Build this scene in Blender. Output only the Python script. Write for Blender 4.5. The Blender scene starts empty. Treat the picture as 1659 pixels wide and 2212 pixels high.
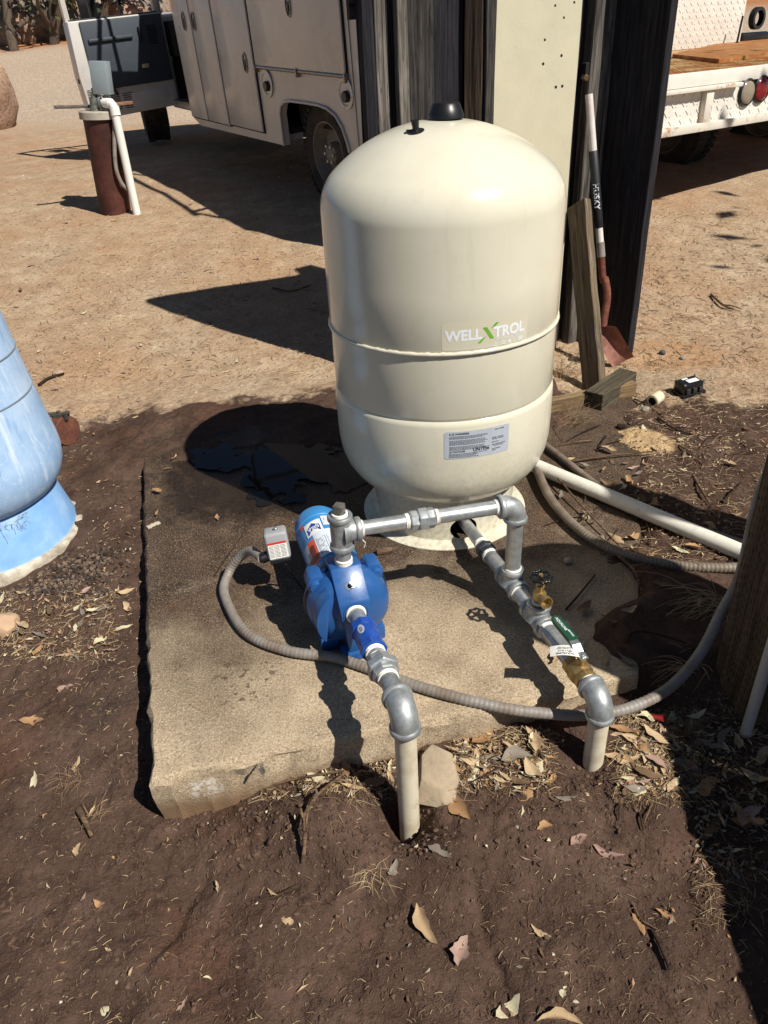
import bpy, bmesh, math, random
import numpy as np
from mathutils import Vector, Matrix, Euler

random.seed(7); RNG = np.random.default_rng(11)
S = bpy.context.scene
COL = S.collection
R_ = math.radians

# ------------------------------------------------------------------ camera
IW, IH, FPX = 1659.0, 2212.0, 1660.0
PITCH, ROLL, YAW = .562, -.056, .092
CP = np.array([0.0, -2.215, 1.374])
FW = np.array([-math.sin(YAW)*math.cos(PITCH), math.cos(YAW)*math.cos(PITCH), -math.sin(PITCH)])
_rt = np.array([math.cos(YAW), math.sin(YAW), 0.0]); _up = np.cross(_rt, FW)
RT = _rt*math.cos(ROLL)+_up*math.sin(ROLL); UP = -_rt*math.sin(ROLL)+_up*math.cos(ROLL)
cam_d = bpy.data.cameras.new('camera'); cam = bpy.data.objects.new('camera', cam_d); COL.objects.link(cam)
cam_d.sensor_fit = 'VERTICAL'; cam_d.sensor_height = 24.0; cam_d.lens = FPX/IH*24.0
cam_d.clip_start = .05; cam_d.clip_end = 500
Mc = Matrix.Identity(4)
for i in range(3):
    Mc[i][0] = RT[i]; Mc[i][1] = UP[i]; Mc[i][2] = -FW[i]; Mc[i][3] = CP[i]
cam.matrix_world = Mc
S.camera = cam

# ------------------------------------------------------------------ sky, sun, exposure
SUN_EL = 49.0
SUN_DIR = np.array([.814*math.cos(R_(SUN_EL)), -.581*math.cos(R_(SUN_EL)), math.sin(R_(SUN_EL))])  # towards the sun
W = bpy.data.worlds.new('World'); S.world = W; W.use_nodes = True
wn = W.node_tree.nodes; wn.clear()
sky = wn.new('ShaderNodeTexSky'); sky.sky_type = 'NISHITA'; sky.sun_disc = False
sky.sun_elevation = R_(SUN_EL); sky.sun_rotation = math.atan2(SUN_DIR[0], SUN_DIR[1])
sky.altitude = 1500; sky.air_density = .8; sky.dust_density = .4; sky.ozone_density = 1.0
bg = wn.new('ShaderNodeBackground'); bg.inputs['Strength'].default_value = .05
wo = wn.new('ShaderNodeOutputWorld')
W.node_tree.links.new(sky.outputs[0], bg.inputs[0]); W.node_tree.links.new(bg.outputs[0], wo.inputs[0])
sl = bpy.data.lights.new('sun', 'SUN'); sl.energy = 5.0; sl.angle = R_(.53); sl.color = (1.0, .955, .88)
sun = bpy.data.objects.new('sun', sl); COL.objects.link(sun)
sun.rotation_euler = Vector(SUN_DIR).to_track_quat('Z', 'Y').to_euler(); sun.location = (4, -4, 8)
S.view_settings.view_transform = 'Standard'; S.view_settings.look = 'None'
S.view_settings.exposure = 0.25; S.view_settings.gamma = 1.0
S.view_settings.use_curve_mapping = False
S.render.engine = 'CYCLES'
S.render.resolution_x = 768; S.render.resolution_y = 1024

# ------------------------------------------------------------------ terrain height
def _hash(ix, iy, seed):
    h = (ix.astype(np.int64)*374761393 + iy.astype(np.int64)*668265263 + seed*1274126177) & 0xffffffff
    h = ((h ^ (h >> 13))*1274126177) & 0xffffffff
    return ((h ^ (h >> 16)) & 0xffff)/65535.0
def vnoise(x, y, seed=0):
    x = np.asarray(x, float); y = np.asarray(y, float)
    ix = np.floor(x); iy = np.floor(y); fx = x-ix; fy = y-iy
    fx = fx*fx*fx*(fx*(fx*6-15)+10); fy = fy*fy*fy*(fy*(fy*6-15)+10)
    a = _hash(ix, iy, seed); b = _hash(ix+1, iy, seed); c = _hash(ix, iy+1, seed); d = _hash(ix+1, iy+1, seed)
    return (a*(1-fx)+b*fx)*(1-fy)+(c*(1-fx)+d*fx)*fy - .5
def fbm(x, y, seed=0, oct=4):
    s = 0; a = 1.0; f = 1.0
    for o in range(oct):
        s = s + a*vnoise(x*f+o*17.3, y*f-o*9.1, seed+o); a *= .5; f *= 2.03
    return s
def sst(a, b, x):
    t = np.clip((x-a)/(b-a), 0, 1); return t*t*(3-2*t)
def gau(x, y, cx, cy, r, ry=None):
    ry = ry or r
    return np.exp(-((x-cx)/r)**2-((y-cy)/ry)**2)
SA, SB, SC, SD = [np.array(p) for p in ((-.645, -1.135), (.475, -.80), (.86, .95), (-1.25, .60))]   # concrete slab corners
RISER1 = np.array([-.083, -1.115]); RISER2 = np.array([.350, -.985])
PY = [-4, -1.3, -1.1, -.5, 0, .6, 1.2, 2.0, 3.8, 4.5, 7, 9.5, 13, 30, 70, 120]
PZ = [-.16, -.155, -.145, -.075, -.045, -.035, -.02, .03, .23, .29, .37, .42, .70, 2.3, 6.5, 9.0]
def ground(x, y, fine=True):
    x = np.asarray(x, float); y = np.asarray(y, float)
    z = np.interp(y, PY, PZ)
    xe = .475+.22*(y+.8); mk = sst(-.14, .02, x-xe+.16*fbm(x*6, y*6, 63, 3))*sst(-.84, -.70, y)*sst(1.6, .9, y)
    z = z*(1-mk)+(.008+.01*fbm(x*5, y*5, 64, 3))*mk
    z = z + .05*sst(-.62, -.2, x)*sst(.62, .45, x)*sst(-1.45, -1.0, y)*sst(.2, -.6, y)
    z = z + .040*gau(x, y, -.33, -1.165, .12, .07) + .02*gau(x, y, -.22, -1.13, .09, .05) + .035*gau(x, y, .03, -1.02, .10, .05)
    z = z - .115*gau(x, y, RISER1[0]-.02, RISER1[1]-.01, .055, .05) - .03*gau(x, y, RISER2[0]-.03, RISER2[1], .05)
    z = z + .02*gau(x, y, -.20, -1.25, .06, .05)+ .025*gau(x, y, .03, -1.2, .06, .05)
    z = z + .03*gau(x, y, -.02, -1.35, .25, .1)*0
    near = sst(3.0, .9, y)
    wet = sst(1.2, .6, y)
    z = z + .022*fbm(x*2.1, y*2.1, 3, 3)*sst(9, 2, np.abs(x)) + .10*fbm(x*.35, y*.35, 5, 3)*sst(3, 8, y)
    if fine:
        z = z + (.004+.010*wet)*fbm(x*11, y*11, 21, 4)*near*1.2 + .0035*fbm(x*60, y*60, 31, 2)*sst(2.6, 1.2, y)
        # broken clods round the dug holes
        cl = np.clip(gau(x, y, -.22, -1.22, .30, .13)+gau(x, y, .12, -1.1, .3, .12)+gau(x, y, -.45, -1.25, .25, .1), 0, 1)
        z = z + .022*np.abs(fbm(x*24, y*24, 41, 3))*cl
        # cracks
        c1 = np.abs((x-.06)+.28*(y+1.3)+.03*fbm(x*9, y*9, 55, 3)); z = z - .012*np.exp(-(c1/.007)**2)*sst(-1.2, -1.28, y)*sst(-1.62, -1.5, y)
        c2 = np.abs((x+.55)-.4*(y+1.35)+.03*fbm(x*9, y*9, 57, 3)); z = z - .010*np.exp(-(c2/.008)**2)*sst(-1.22, -1.28, y)*sst(-1.5, -1.4, y)
    return z
def gz(x, y): return float(ground(np.array([x]), np.array([y]))[0])
def pray(px, py):
    return FW+RT*(px-IW/2)/FPX-UP*(py-IH/2)/FPX
def on_z(px, py, z=0.0):
    d = pray(px, py); t = (z-CP[2])/d[2]; return CP+d*t
def on_ground(px, py):
    d = pray(px, py); z = -.05
    for _ in range(10):
        t = (z-CP[2])/d[2] if d[2] < -1e-4 else 40.0
        t = min(max(t, .5), 40.0); p = CP+d*t; z = .5*z+.5*float(ground(p[0], p[1], False))
    return np.array([p[0], p[1], gz(p[0], p[1])])
def in_slab(x, y, m=0.0):
    q = [SA, SB, SC, SD]; ins = np.ones(np.shape(x), bool)
    for i in range(4):
        a = q[i]; b = q[(i+1) % 4]; e = (b-a)/np.linalg.norm(b-a)
        ins &= (e[0]*(np.asarray(y)-a[1])-e[1]*(np.asarray(x)-a[0])) > m
    return ins
def surf(x, y, fine=True):
    """height of whatever one would put a leaf on: slab or soil"""
    h = float(ground(x, y, fine))
    if bool(in_slab(x, y, .01)): h = max(h, .003)
    return h

# ------------------------------------------------------------------ mesh helpers
V3 = lambda p: np.array(p, float)
def nrm(a): a = V3(a); return a/np.linalg.norm(a)
def basis(a, ref=(0, 0, 1)):
    a = nrm(a); ref = V3(ref)
    if abs(a@ref) > .97: ref = V3((1, 0, 0)) if abs(a[0]) < .9 else V3((0, 1, 0))
    u = nrm(np.cross(ref, a)); return a, u, np.cross(a, u)
class MB:
    def __init__(s): s.v = []; s.f = []
    def add(s, vs, fs):
        o = len(s.v); s.v.extend([tuple(map(float, q)) for q in vs]); s.f.extend([tuple(i+o for i in f) for f in fs]); return s
    def box(s, c, d, M=None):
        c = V3(c); h = V3(d)/2; vs = []
        for z in (-1, 1):
            for x, y in ((-1, -1), (1, -1), (1, 1), (-1, 1)):
                p = V3((x, y, z))*h
                vs.append(c+(M@p if M is not None else p))
        return s.add(vs, [(3, 2, 1, 0), (4, 5, 6, 7), (0, 1, 5, 4), (1, 2, 6, 5), (2, 3, 7, 6), (3, 0, 4, 7)])
    def lathe(s, prof, o=(0, 0, 0), ax=(0, 0, 1), n=32, ref=(1, 0, 0), caps=(False, False), a0=0.0, off=0.0):
        a, u, w = basis(ax, ref); o = V3(o); vs = []; fs = []
        for r, h in prof:
            for k in range(n):
                t = 2*math.pi*k/n+off; vs.append(o+a*h+(u*math.cos(t)+w*math.sin(t))*r)
        for i in range(len(prof)-1):
            for k in range(n):
                k2 = (k+1) % n; fs.append((i*n+k, i*n+k2, (i+1)*n+k2, (i+1)*n+k))
        if caps[0]: fs.append(tuple(reversed(range(n))))
        if caps[1]: fs.append(tuple(range((len(prof)-1)*n, len(prof)*n)))
        return s.add(vs, fs)
    def cyl(s, p, q, r, r2=None, n=20, caps=True, off=0.0, ref=(1, 0, 0)):
        p = V3(p); q = V3(q); L = np.linalg.norm(q-p)
        return s.lathe([(r, 0), (r if r2 is None else r2, L)], p, q-p, n, ref, (caps, caps), off=off)
    def tube(s, path, r, n=10, caps=True):
        P = [V3(p) for p in path]; m = len(P); rr = [r]*m if np.isscalar(r) else list(r)
        T = []
        for i in range(m):
            T.append(nrm(P[min(i+1, m-1)]-P[max(i-1, 0)]))
        _, u, w = basis(T[0]); vs = []; fs = []
        for i in range(m):
            u = nrm(u-T[i]*(u@T[i])); w = np.cross(T[i], u)
            for k in range(n):
                t = 2*math.pi*k/n; vs.append(P[i]+(u*math.cos(t)+w*math.sin(t))*rr[i])
        for i in range(m-1):
            for k in range(n):
                k2 = (k+1) % n; fs.append((i*n+k, i*n+k2, (i+1)*n+k2, (i+1)*n+k))
        if caps: fs.append(tuple(reversed(range(n)))); fs.append(tuple(range((m-1)*n, m*n)))
        return s.add(vs, fs)
    def prism(s, poly, o, ux, uy, th):
        """polygon in the plane (ux,uy) at o, extruded by th along ux x uy, both ways closed"""
        ux = nrm(ux); uy = nrm(uy); w = np.cross(ux, uy); o = V3(o); n = len(poly)
        vs = [o+ux*a+uy*b for a, b in poly]+[o+ux*a+uy*b+w*th for a, b in poly]
        fs = [tuple(reversed(range(n))), tuple(range(n, 2*n))]+[(i, (i+1) % n, (i+1) % n+n, i+n) for i in range(n)]
        return s.add(vs, fs)
    def build(s, name, mat, parent=None, smooth=35, bevel=0, seg=2, kind=None, weld=False):
        me = bpy.data.meshes.new(name); me.from_pydata(s.v, [], s.f); me.validate()
        if bevel or weld:
            bm = bmesh.new(); bm.from_mesh(me)
            if weld: bmesh.ops.remove_doubles(bm, verts=bm.verts, dist=1e-5)
            if bevel:
                ed = [e for e in bm.edges if len(e.link_faces) == 2 and e.calc_face_angle(0) > .5]
                bmesh.ops.bevel(bm, geom=ed, offset=bevel, segments=seg, affect='EDGES', profile=.5, clamp_overlap=True)
            bm.to_mesh(me); bm.free()
        if smooth:
            me.polygons.foreach_set('use_smooth', [True]*len(me.polygons))
            me.set_sharp_from_angle(angle=R_(smooth))
        if mat: me.materials.append(mat)
        o = bpy.data.objects.new(name, me); COL.objects.link(o)
        if parent: o.parent = parent
        if kind: o['kind'] = kind
        return o
def tag(o, label, cat, group=None, kind=None):
    o['label'] = label; o['category'] = cat
    if group: o['group'] = group
    if kind: o['kind'] = kind
    return o
def thing(name, label, cat, loc=(0, 0, 0), rot=(0, 0, 0), group=None):
    o = bpy.data.objects.new(name, None); COL.objects.link(o); o.empty_display_size = .05
    o.location = loc; o.rotation_euler = rot
    return tag(o, label, cat, group)
def reparent_keep(o, p):   # child built in world coordinates under an empty that has moved
    o.parent = p; o.matrix_parent_inverse = Matrix.LocRotScale(p.location, p.rotation_euler, None).inverted()
    return o
def crom(pts, n=12):
    P = [V3(p) for p in pts]; P = [2*P[0]-P[1]]+P+[2*P[-1]-P[-2]]; out = []
    for i in range(1, len(P)-2):
        for k in range(n):
            t = k/n; a, b, c, d = P[i-1], P[i], P[i+1], P[i+2]
            out.append(.5*((2*b)+(-a+c)*t+(2*a-5*b+4*c-d)*t*t+(-a+3*b-3*c+d)*t**3))
    out.append(P[-2]); return out
def resample(path, step):
    P = np.array(path); d = np.r_[0, np.cumsum(np.linalg.norm(np.diff(P, axis=0), axis=1))]
    n = max(2, int(d[-1]/step)); t = np.linspace(0, d[-1], n)
    return np.stack([np.interp(t, d, P[:, i]) for i in range(3)], 1)
def rotz(a): c, s = math.cos(a), math.sin(a); return np.array([[c, -s, 0], [s, c, 0], [0, 0, 1.]])
def text2d(st, size, bold=0.0, align='LEFT', spacing=1.0):
    cu = bpy.data.curves.new('t', 'FONT'); cu.body = st; cu.size = size; cu.offset = bold; cu.align_x = align
    cu.space_character = spacing; cu.resolution_u = 3
    ob = bpy.data.objects.new('t', cu); COL.objects.link(ob)
    dg = bpy.context.evaluated_depsgraph_get(); me = bpy.data.meshes.new_from_object(ob.evaluated_get(dg))
    vs = [(v.co.x, v.co.y) for v in me.vertices]; fs = [tuple(p.vertices) for p in me.polygons]
    bpy.data.objects.remove(ob); bpy.data.curves.remove(cu); bpy.data.meshes.remove(me)
    return vs, fs
def mapped(mb, vs, fs, fn): mb.add([fn(a, b) for a, b in vs], fs)

# ------------------------------------------------------------------ materials
def lin(c):
    if isinstance(c, str): c = [int(c[i:i+2], 16)/255 for i in (0, 2, 4)]
    return tuple((v/12.92 if v <= .04045 else ((v+.055)/1.055)**2.4) for v in c)+(1.0,)
class NT:
    def __init__(s, name):
        s.m = bpy.data.materials.new(name); s.m.use_nodes = True; s.t = s.m.node_tree; s.n = s.t.nodes
        s.b = s.n['Principled BSDF']; s._c = None
    def L(s, a, b): s.t.links.new(a, b)
    def co(s, kind='Object', scale=(1, 1, 1), rot=(0, 0, 0)):
        if s._c is None: s._c = s.n.new('ShaderNodeTexCoord')
        mp = s.n.new('ShaderNodeMapping'); mp.inputs['Scale'].default_value = scale; mp.inputs['Rotation'].default_value = rot
        s.L(s._c.outputs[kind], mp.inputs[0]); return mp.outputs[0]
    def pos(s):
        g = s.n.new('ShaderNodeNewGeometry'); return g.outputs['Position']
    def noise(s, vec, scale, detail=4, rough=.55, dist=0.0):
        t = s.n.new('ShaderNodeTexNoise'); t.inputs['Scale'].default_value = scale; t.inputs['Detail'].default_value = detail
        t.inputs['Roughness'].default_value = rough; t.inputs['Distortion'].default_value = dist
        s.L(vec, t.inputs['Vector']); return t.outputs['Fac']
    def voro(s, vec, scale, feat='F1'):
        t = s.n.new('ShaderNodeTexVoronoi'); t.inputs['Scale'].default_value = scale; t.feature = feat
        s.L(vec, t.inputs['Vector']); return t.outputs
    def ramp(s, fac, stops, interp='LINEAR'):
        r = s.n.new('ShaderNodeValToRGB'); r.color_ramp.interpolation = interp; e = r.color_ramp.elements
        while len(e) < len(stops): e.new(.5)
        for k, (p, c) in enumerate(stops):
            e[k].position = p; e[k].color = c if not np.isscalar(c) else (c, c, c, 1)
        s.L(fac, r.inputs[0]); return r.outputs[0]
    def mix(s, f, a, b, mode='MIX'):
        m = s.n.new('ShaderNodeMix'); m.data_type = 'RGBA'; m.blend_type = mode
        for i, v in ((0, f), (6, a), (7, b)):
            if hasattr(v, 'is_linked') or hasattr(v, 'links'): s.L(v, m.inputs[i])
            else: m.inputs[i].default_value = v
        return m.outputs[2]
    def math(s, op, a, b=None, clamp=False):
        m = s.n.new('ShaderNodeMath'); m.operation = op; m.use_clamp = clamp
        for i, v in ((0, a), (1, b)):
            if v is None: continue
            if hasattr(v, 'links'): s.L(v, m.inputs[i])
            else: m.inputs[i].default_value = v
        return m.outputs[0]
    def sep(s, vec):
        m = s.n.new('ShaderNodeSeparateXYZ'); s.L(vec, m.inputs[0]); return m.outputs
    def bump(s, h, strength=.3, dist=.01, normal=None):
        b = s.n.new('ShaderNodeBump'); b.inputs['Strength'].default_value = strength; b.inputs['Distance'].default_value = dist
        s.L(h, b.inputs['Height'])
        if normal: s.L(normal, b.inputs['Normal'])
        return b.outputs[0]
    def out(s, col=None, rough=None, metal=None, normal=None, spec=None, coat=None):
        for k, v in (('Base Color', col), ('Roughness', rough), ('Metallic', metal), ('Normal', normal), ('Specular IOR Level', spec), ('Coat Weight', coat)):
            if v is None: continue
            if hasattr(v, 'links'): s.L(v, s.b.inputs[k])
            else: s.b.inputs[k].default_value = v
        return s.m
def plain(name, c, rough=.5, metal=0, amt=.12, scale=12, dirt=None, damt=.0, dscale=5, bump=0, bscale=60, bdist=.002, spec=None, coat=None, rvar=.08):
    """painted / moulded surface: base colour with slight mottling, optional dirt patches"""
    t = NT(name); c = lin(c) if isinstance(c, str) else tuple(c)+(1,)
    v = t.co(); n = t.noise(v, scale, 5)
    lo = tuple(x*(1-amt) for x in c[:3])+(1,); hi = tuple(min(1, x*(1+amt)) for x in c[:3])+(1,)
    col = t.ramp(n, [(.3, lo), (.7, hi)])
    if dirt:
        d = t.noise(v, dscale, 8, .65); f = t.ramp(d, [(.55-damt*.3, 0.0), (.72, min(1, damt*1.6))])
        col = t.mix(f, col, lin(dirt))
    rg = t.ramp(t.noise(v, scale*2.3, 4), [(.3, max(0, rough-rvar)), (.7, min(1, rough+rvar))])
    nm = t.bump(t.noise(v, bscale, 4), bump, bdist) if bump else None
    return t.out(col, rg, metal, nm, spec, coat)

# soil
def soil_mat():
    t = NT('soil'); p = t.pos(); x, y, z = t.sep(p)
    big = t.noise(p, 1.3, 5, .6); mid = t.noise(p, 7, 6, .62); fin = t.noise(p, 55, 5, .65); grit = t.noise(p, 240, 2, .6)
    dry = t.ramp(mid, [(.25, lin('99836a')), (.5, lin('ae987d')), (.75, lin('c5b094'))])
    dry = t.mix(t.ramp(big, [(.42, 0.0), (.62, .55)]), dry, lin('a98263'))
    dry = t.mix(t.ramp(fin, [(.36, .55), (.50, 0.0)]), dry, lin('755b48'))
    wet = t.ramp(mid, [(.25, lin('3e2e26')), (.5, lin('524036')), (.78, lin('665145'))])
    wet = t.mix(t.ramp(t.noise(p, 2.4, 4), [(.55, 0.0), (.7, .5)]), wet, lin('5c4030'))
    wet = t.mix(t.ramp(t.noise(p, 3.1, 5, .6), [(.58, 0.0), (.72, .5)]), wet, lin('4a423b'))
    wet = t.mix(t.ramp(fin, [(.34, .5), (.5, 0.0)]), wet, lin('33251d'))
    wet = t.mix(t.ramp(grit, [(.66, 0.0), (.74, .6)]), wet, lin('9b8266'))
    # edge of the damp ground, wandering
    edge = t.math('ADD', t.math('MULTIPLY', x, .16), 1.06)
    edge = t.math('SUBTRACT', edge, t.math('MULTIPLY', t.ramp(t.math('MULTIPLY', x, .5), [(.15, 0.0), (.42, 1.0)]), .42))
    w = t.math('SUBTRACT', edge, y)
    w = t.math('ADD', w, t.math('MULTIPLY', t.math('SUBTRACT', t.noise(p, 3.2, 7, .7), .5), 1.0))
    w = t.ramp(t.math('ADD', t.math('MULTIPLY', w, 2.6), .35), [(.30, 0.0), (.52, 1.0)])
    col = t.mix(w, dry, wet)
    # pale sand spread beside the tank, bare orange earth by the posts
    def blob(cx, cy, rx, ry, soft, sc):
        a = t.math('DIVIDE', t.math('SUBTRACT', x, cx), rx); b = t.math('DIVIDE', t.math('SUBTRACT', y, cy), ry)
        d = t.math('SQRT', t.math('ADD', t.math('MULTIPLY', a, a), t.math('MULTIPLY', b, b)))
        d = t.math('ADD', d, t.math('MULTIPLY', t.math('SUBTRACT', t.noise(p, sc, 5), .5), 1.1))
        return t.ramp(d, [(.75, 1.0), (.75+soft, 0.0)])
    col = t.mix(blob(.70, .44, .20, .12, .35, 11), col, t.ramp(grit, [(.3, lin('a98a62')), (.7, lin('cdb188'))]))
    col = t.mix(t.math('MULTIPLY', blob(1.05, 1.35, .28, .22, .6, 11), .4), col, lin('b07c4e'))
    col = t.mix(t.math('MULTIPLY', blob(-.27, -1.245, .03, .03, .9, 45), .0), col, lin('7a4426'))
    # pale gravel drive and the orange bank behind it
    far = t.math('ADD', y, t.math('MULTIPLY', t.math('SUBTRACT', t.noise(p, .5, 4), .5), 3.0))
    vo = t.voro(p, 9)
    grav = t.mix(t.ramp(t.noise(p, 26, 4, .7), [(.35, 0.0), (.65, 1.0)]), lin('937f6c'), lin('c4b29c'))
    col = t.mix(t.ramp(t.math('MULTIPLY', far, .05), [(.42, 0.0), (.50, 1.0)]), col, grav)
    col = t.mix(t.ramp(t.math('MULTIPLY', far, .03), [(.56, 0.0), (.62, 1.0)]), col, t.mix(mid, lin('95623c'), lin('b5805a')))
    h = t.math('ADD', t.math('MULTIPLY', fin, .7), t.math('MULTIPLY', grit, .35))
    nm = t.bump(t.math('ADD', h, t.math('MULTIPLY', t.noise(p, 26, 5, .65), 1.4)), 1.0, .008)
    rg = t.mix(w, (.95,)*3+(1,), t.ramp(mid, [(.3, .8), (.7, .95)]))
    return t.out(col, rg, 0, nm, .12)
def slab_mat():
    t = NT('concrete'); p = t.pos(); x, y, z = t.sep(p)
    big = t.noise(p, 2.2, 6, .62); mid = t.noise(p, 8, 8, .72); fin = t.noise(p, 150, 5, .8); grit = t.noise(p, 250, 2, .6)
    def dist(cx, cy, r):
        a = t.math('SUBTRACT', x, cx); b = t.math('SUBTRACT', y, cy); return t.math('DIVIDE', t.math('SQRT', t.math('ADD', t.math('MULTIPLY', a, a), t.math('MULTIPLY', b, b))), r)
    dry = t.ramp(mid, [(.28, lin('907e66')), (.5, lin('b5a083')), (.72, lin('cebb9c'))])
    dry = t.mix(t.ramp(fin, [(.40, .8), (.51, 0.0)]), dry, lin('7b6a55'))
    dry = t.mix(t.ramp(grit, [(.53, 0.0), (.65, .65)]), dry, lin('dccdb3'))
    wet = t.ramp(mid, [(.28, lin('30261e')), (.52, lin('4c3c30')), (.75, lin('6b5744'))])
    wet = t.mix(t.ramp(fin, [(.40, .8), (.51, 0.0)]), wet, lin('231a14'))
    wet = t.mix(t.ramp(grit, [(.55, 0.0), (.65, .65)]), wet, lin('a08a6e'))
    # damp towards the tank and puddle, dry towards the front edge
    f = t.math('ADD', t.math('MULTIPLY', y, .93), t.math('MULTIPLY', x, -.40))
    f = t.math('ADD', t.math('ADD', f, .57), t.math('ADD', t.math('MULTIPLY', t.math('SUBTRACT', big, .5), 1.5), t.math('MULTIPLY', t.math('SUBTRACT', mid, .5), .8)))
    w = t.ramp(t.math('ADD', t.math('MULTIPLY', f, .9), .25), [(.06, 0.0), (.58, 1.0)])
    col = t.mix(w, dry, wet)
    # soaked ring round the puddle
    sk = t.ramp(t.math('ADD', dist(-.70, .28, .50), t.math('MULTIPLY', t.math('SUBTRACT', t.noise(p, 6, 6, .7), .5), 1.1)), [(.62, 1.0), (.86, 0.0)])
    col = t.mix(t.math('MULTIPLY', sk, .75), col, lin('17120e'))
    # brown smears, rust, a few dark drips
    col = t.mix(t.ramp(t.noise(p, 4.5, 7, .72, .6), [(.56, 0.0), (.72, .45)]), col, lin('6e5137'))
    col = t.mix(t.ramp(t.noise(p, 3.4, 5, .6, .4), [(.68, 0.0), (.78, .35)]), col, lin('8a5228'))
    dr = t.math('MULTIPLY', t.ramp(dist(-.50, -.83, .12), [(.5, 1.0), (1.0, 0.0)]), t.ramp(t.noise(p, 42, 3, .6), [(.58, 0.0), (.61, .8)]))
    col = t.mix(dr, col, lin('4a3a2d'))
    wp = t.math('MULTIPLY', t.math('MULTIPLY', t.math('GREATER_THAN', x, -.575), t.math('LESS_THAN', x, -.505)), t.math('MULTIPLY', t.math('GREATER_THAN', z, -.085), t.math('LESS_THAN', y, -1.08)))
    wp = t.math('MULTIPLY', wp, t.math('LESS_THAN', z, -.035))
    col = t.mix(t.math('MULTIPLY', wp, t.ramp(t.noise(p, 60, 6, .75), [(.46, 0.0), (.56, .75)])), col, lin('cfc9bd'))
    st = t.math('ADD', z, t.math('MULTIPLY', t.math('SUBTRACT', mid, .5), .07))
    col = t.mix(t.ramp(t.math('ADD', t.math('MULTIPLY', st, 5), .8), [(.22, .9), (.50, 0.0)]), col, lin('7d6147'))
    h = t.math('ADD', t.math('MULTIPLY', fin, .8), t.math('ADD', t.math('MULTIPLY', grit, .5), t.math('MULTIPLY', mid, .8)))
    rg = t.mix(sk, t.mix(w, (.95,)*3+(1,), t.ramp(mid, [(.35, .45), (.62, .85)])), t.ramp(mid, [(.35, .10), (.62, .45)]))
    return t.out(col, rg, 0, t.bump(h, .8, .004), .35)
def wood_mat(name, dark, light, axis='Z', warm=None, sc=1.0):
    t = NT(name)
    s = {'Z': (1, 1, .05), 'X': (.05, 1, 1), 'Y': (1, .05, 1)}[axis]
    oi = t.n.new('ShaderNodeObjectInfo'); v0 = t.co()
    ad = t.n.new('ShaderNodeVectorMath'); ad.operation = 'ADD'; sc3 = t.n.new('ShaderNodeVectorMath'); sc3.operation = 'SCALE'
    cb = t.n.new('ShaderNodeCombineXYZ')
    for i in range(3): t.L(oi.outputs['Random'], cb.inputs[i])
    t.L(cb.outputs[0], sc3.inputs[0]); sc3.inputs['Scale'].default_value = 13.0
    t.L(v0, ad.inputs[0]); t.L(sc3.outputs[0], ad.inputs[1])
    mp = t.n.new('ShaderNodeMapping'); mp.inputs['Scale'].default_value = s; t.L(ad.outputs[0], mp.inputs[0]); v = mp.outputs[0]
    g = t.noise(v, 70*sc, 6, .6, .6); g2 = t.noise(v, 190*sc, 3, .6); k = t.noise(ad.outputs[0], 5, 4, .6)
    wv = t.noise(v, 22*sc, 3, .5, 1.4)
    ring = t.math('FRACT', t.math('MULTIPLY', wv, 9.0))
    col = t.ramp(g, [(.30, lin(dark)), (.52, t_mid(dark, light)), (.70, lin(light))])
    col = t.mix(t.ramp(ring, [(.0, .75), (.22, 0.0)]), col, lin(dark))
    col = t.mix(t.ramp(g2, [(.30, .8), (.44, 0.0)]), col, lin(dark))
    if warm: col = t.mix(t.ramp(k, [(.45, 0.0), (.7, .6)]), col, lin(warm))
    h = t.math('ADD', t.math('ADD', g, t.math('MULTIPLY', ring, .5)), t.math('MULTIPLY', g2, .5))
    return t.out(col, .88, 0, t.bump(h, .8, .003), .2)
def t_mid(a, b):
    A, B = lin(a), lin(b); return tuple((x+y)/2 for x, y in zip(A, B))
def rust_mat(name, base='6b3a28', hi='a5623c', lo='3a2019', rough=.85, scale=9):
    t = NT(name); v = t.co(); a = t.noise(v, scale, 7, .65); b = t.noise(v, scale*6, 5, .6)
    col = t.ramp(a, [(.3, lin(lo)), (.5, lin(base)), (.7, lin(hi))])
    col = t.mix(t.ramp(b, [(.35, .5), (.5, 0.0)]), col, lin(lo))
    return t.out(col, rough, .1, t.bump(b, .35, .002), .3)
def galv_mat(name, a='8f9598', b='b9bdbd', rough=.36, metal=.85):
    t = NT(name); v = t.co(); n = t.noise(v, 60, 5, .6); m = t.noise(v, 14, 5, .6); s = t.noise(v, 220, 2)
    col = t.ramp(n, [(.3, lin(a)), (.7, lin(b))])
    col = t.mix(t.ramp(m, [(.56, 0.0), (.68, .6)]), col, lin('6c6f6e'))
    col = t.mix(t.ramp(s, [(.66, 0.0), (.72, .5)]), col, lin('d9d8d2'))
    return t.out(col, t.ramp(m, [(.3, rough-.08), (.7, rough+.16)]), metal, t.bump(n, .15, .001))
def rusty_white(name, paint='e7e0d0', amt=.5, axis=None):
    t = NT(name); v = t.co(); a = t.noise(v, 4.5, 8, .68); b = t.noise(v, 30, 6, .7); d = t.noise(v, 90, 4)
    col = t.ramp(t.noise(v, 9, 4), [(.3, tuple(c*.86 for c in lin(paint)[:3])+(1,)), (.7, lin(paint))])
    f = t.ramp(t.math('ADD', a, t.math('MULTIPLY', b, .45)), [(.80-amt*.22, 0.0), (.90-amt*.22, .9)])
    rs = t.ramp(b, [(.3, lin('6a3a1f')), (.6, lin('a5692f')), (.8, lin('c99a5c'))])
    col = t.mix(f, col, rs)
    return t.out(col, t.mix(f, (.5,)*3+(1,), (.9,)*3+(1,)), 0, t.bump(t.math('ADD', d, f), .2, .002), .4)

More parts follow.
